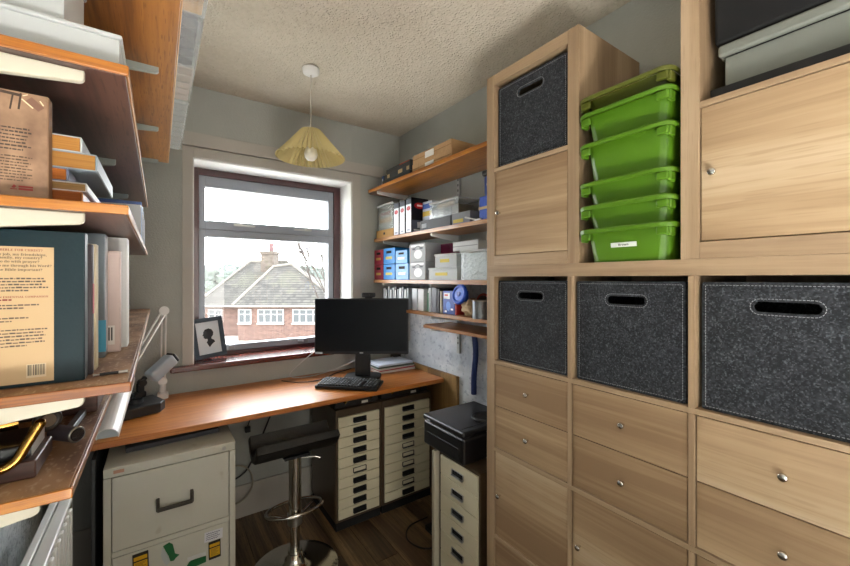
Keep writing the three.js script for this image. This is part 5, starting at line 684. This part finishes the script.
{ // shelf D
  const y = 1.224, cs = [0xd4d6da, 0x3a3e46, 0xb8bcc2, 0x6d7178, 0xe2e4e6, 0x4a4e58, 0xaab0b6, 0xd0d2d6, 0x5a5f66, 0xc4c8cc, 0x83888e]; let z = -2.37; const tone = ['white', 'charcoal', 'silver', 'grey', 'bright white', 'dark slate', 'pale grey', 'off-white', 'mid grey', 'light silver', 'dull grey'];
  cs.forEach((c, i) => { const w = 0.016 + 0.006 * hash(i, 2, 9), t = thing('disc_case', tone[i] + ' disc case in the row behind the monitor, number ' + (i + 1) + ' from the window', 'disc case', [1.3, y + 0.0004, z + w / 2], 0, 'disc cases behind the monitor'); part(t, 'case', bb(0, 0.13, 0, 0.125 + 0.008 * (i % 3), -w / 2 + 0.0005, w / 2 - 0.0005, { r: 0.001 }), col(c, 0.3)); part(t, 'spine_label', bb(-0.0008, -0.0001, 0.008, 0.118, -w / 2 + 0.003, w / 2 - 0.003, { r: 0 }), col(i % 2 ? 0xdadce0 : 0x9aa0a8, 0.5)); z += w + 0.012; });
  const bk = [[-2.0, -1.945, 0.135, 0xb9bec4, 'pale grey book first right of the monitor edge'], [-1.935, -1.875, 0.132, 0xcfd2d2, 'white book next to the green tube'], [-1.825, -1.8, 0.14, 0xa9aeb4, 'thin light grey book right of the green tube'], [-1.795, -1.745, 0.142, 0x6a6a74, 'dark grey book with wide spine on the disc shelf'], [-1.738, -1.72, 0.135, 0x2c2a30, 'thin black book on the disc shelf'], [-1.712, -1.7, 0.125, 0xc8bca8, 'thin cream book beside the blue carton']];
  bk.forEach(([a, b, h, c, l]) => book(l, { pos: [1.37, y + 0.0004, (a + b) / 2], thick: b - a, h, depth: 0.14, cover: col(c, 0.45), turn: Math.PI, hard: false, group: 'books on the disc shelf', board: Math.min(0.003, (b - a) / 4) }));
  const gt = thing('green_tube', 'green and white tube standing among the books', 'tube', [1.33, y + 0.0004, -1.85], 0); part(gt, 'tube', cyl(0.017, 0.017, 0.11, { y: 0.055 }), col(0x1e7a48, 0.4)); part(gt, 'cap', cyl(0.0145, 0.0145, 0.015, { y: 0.1178 }), col(0xd8dcd8, 0.4));
  const bt = canvasTex(128, 128, (c, w, h) => { c.fillStyle = '#2148a8'; c.fillRect(0, 0, w, h); c.fillStyle = '#e8ecf4'; c.fillRect(8, 10, 70, 34); c.fillStyle = '#b8342c'; c.fillRect(16, 18, 40, 10); c.fillStyle = '#4f86e0'; c.beginPath(); c.arc(60, 84, 26, 0, 7); c.fill(); c.fillStyle = '#f0f2f6'; c.fillRect(88, 96, 26, 10); c.fillRect(20, 110, 22, 10); });
  const bc = boxItem('blue_carton', 'bright blue printed carton on the disc shelf', 'box', 1.3, y, -1.685, -1.585, 0.128, 0.1, col(0x2148a8, 0.4)); { const p = new THREE.PlaneGeometry(0.098, 0.124); p.rotateY(-Math.PI / 2); part(bc, 'front_print', p, std(0xffffff, 0.4, { map: bt }), [-0.0008, 0.064, 0]); }
  const rdp = boxItem('red_packet', 'small red packet right of the blue carton', 'packet', 1.3, y, -1.583, -1.568, 0.07, 0.07, col(0xb02a2a, 0.5)); part(rdp, 'fold', bb(-0.001, -0.0002, 0.06, 0.066, -0.012, 0.012, { r: 0 }), col(0xd8c8b8, 0.6));
  const bp = thing('beige_pouch', 'crumpled beige pouch on the disc shelf', 'pouch', [1.345, y + 0.0005, -1.49]); { const g = new THREE.SphereGeometry(1, 28, 20), p = g.attributes.position; for (let i = 0; i < p.count; i++) { const x = p.getX(i), yy = p.getY(i), z2 = p.getZ(i), f = 1 + 0.12 * Math.sin(7 * z2 + 3 * yy) + 0.08 * Math.cos(11 * yy - 4 * x); p.setXYZ(i, x * 0.04 * f, Math.max(yy * 0.045 * f, -0.04), z2 * 0.07 * f); } g.computeVertexNormals(); g.translate(0, 0.0405, 0); part(bp, 'bag', g, col(0xb89c78, 0.8)); part(bp, 'tie', flat(new THREE.TorusGeometry(0.012, 0.004, 8, 18)).rotateX(Math.PI / 2).translate(0, 0.088, 0), col(0x8a6c48, 0.8)); }
  const bl = thing('blue_tape_reel', 'round blue reel leaning on the beige pouch', 'reel', [1.272, y + 0.115, -1.51], 0); part(bl, 'rim', flat(new THREE.TorusGeometry(0.043, 0.011, 12, 40)).rotateY(Math.PI / 2).rotateZ(-0.25), col(0x1d4fc4, 0.35)); part(bl, 'face', cyl(0.034, 0.034, 0.012, { rz: Math.PI / 2 - 0.25, n: 32 }), col(0x2a62d4, 0.4)); part(bl, 'hub', cyl(0.012, 0.014, 0.018, { rz: Math.PI / 2 - 0.25, n: 24 }), col(0x173a94, 0.4));
  const rl = thing('red_wire_reel', 'dark wire reel with a red rim behind the grey can', 'reel', [1.432, y + 0.0005, -1.5]); part(rl, 'rim', flat(new THREE.TorusGeometry(0.052, 0.006, 10, 36)).rotateY(Math.PI / 2).translate(0, 0.0585, 0), col(0xa83a2c, 0.45)); part(rl, 'wire', cyl(0.046, 0.046, 0.03, { rz: Math.PI / 2, y: 0.0585, x: 0.01, n: 30 }), col(0x4a3a30, 0.6));
  const cn = thing('grey_can', 'small grey metal can on the disc shelf by the tower', 'can', [1.3, y + 0.0004, -1.385]); part(cn, 'can', cyl(0.04, 0.04, 0.085, { y: 0.0425 }), std(0x8a9096, 0.35, { metalness: 0.5 })); part(cn, 'rim', flat(new THREE.TorusGeometry(0.04, 0.003, 8, 30)).rotateX(Math.PI / 2).translate(0, 0.086, 0), M.chromeDull);
}
solo('blue_tube_bag', 'long dark blue strip hanging on the rough wall beside the tower', 'strip', [tube([[0, 0, 0], [0.004, -0.12, 0.01], [0, -0.25, 0.0], [0.004, -0.36, -0.006]], 0.016, 30, 10)], std(0x22346e, 0.6), [1.485, 1.115, -1.635]);

// ---------------------------------------------------------------- pendant lamp
{
  const l = thing('pendant_lamp', 'pleated cream lampshade hanging from the ceiling by a thin cord', 'lamp', [0.645, HC, -1.95]);
  part(l, 'ceiling_rose', lathe([[0, 0], [0.042, 0], [0.043, -0.006], [0.04, -0.024], [0.03, -0.03], [0.012, -0.034], [0, -0.034]], 32).translate(0, -0.0005, 0), M.white);
  part(l, 'cord', bar([0, -0.034, 0], [0, -0.33, 0], 0.0032, 8), col(0xb9b2a4, 0.6));
  part(l, 'lamp_holder', [cyl(0.014, 0.017, 0.05, { y: -0.35 })], col(0xe2ddd0, 0.5));
  part(l, 'bulb', lathe([[0, -0.475], [0.018, -0.472], [0.03, -0.458], [0.034, -0.44], [0.03, -0.42], [0.018, -0.395], [0.013, -0.376], [0, -0.375]], 24), phy(0xf4f2ea, 0.35, { clearcoat: 0.3 }));
  const N = 46, pos = [], idx = [], top = [0.048, -0.318], bot = [0.168, -0.462], rows = 4;
  for (let r = 0; r <= rows; r++) { const t = r / rows, R0 = top[0] + (bot[0] - top[0]) * t, y = top[1] + (bot[1] - top[1]) * t; for (let i = 0; i < N * 2; i++) { const a = i / (N * 2) * Math.PI * 2, q = i % 2 ? 1 : -1, rad = R0 + q * (0.0026 + 0.0042 * t); pos.push(rad * Math.cos(a), y + (t === 1 ? q * 0.003 : 0), rad * Math.sin(a)); } }
  for (let r = 0; r < rows; r++) for (let i = 0; i < N * 2; i++) { const a = r * N * 2 + i, b = r * N * 2 + (i + 1) % (N * 2); idx.push(a, b, a + N * 2, b, b + N * 2, a + N * 2); }
  let g = new THREE.BufferGeometry(); g.setAttribute('position', new THREE.Float32BufferAttribute(pos, 3)); g.setIndex(idx); g = g.toNonIndexed(); g.computeVertexNormals();
  const sm_ = phy(0xcdbd86, 0.9, { transmission: 0.3, thickness: 0, side: THREE.DoubleSide }); const sh = part(l, 'lampshade', g, sm_);
  part(sh, 'top_ring', [flat(new THREE.TorusGeometry(0.046, 0.002, 6, 40)).rotateX(Math.PI / 2).translate(0, top[1], 0), bar([-0.046, top[1], 0], [0.046, top[1], 0], 0.0015, 6), bar([0, top[1], -0.046], [0, top[1], 0.046], 0.0015, 6)], M.chromeDull);
}

renderer.render(scene, camera);
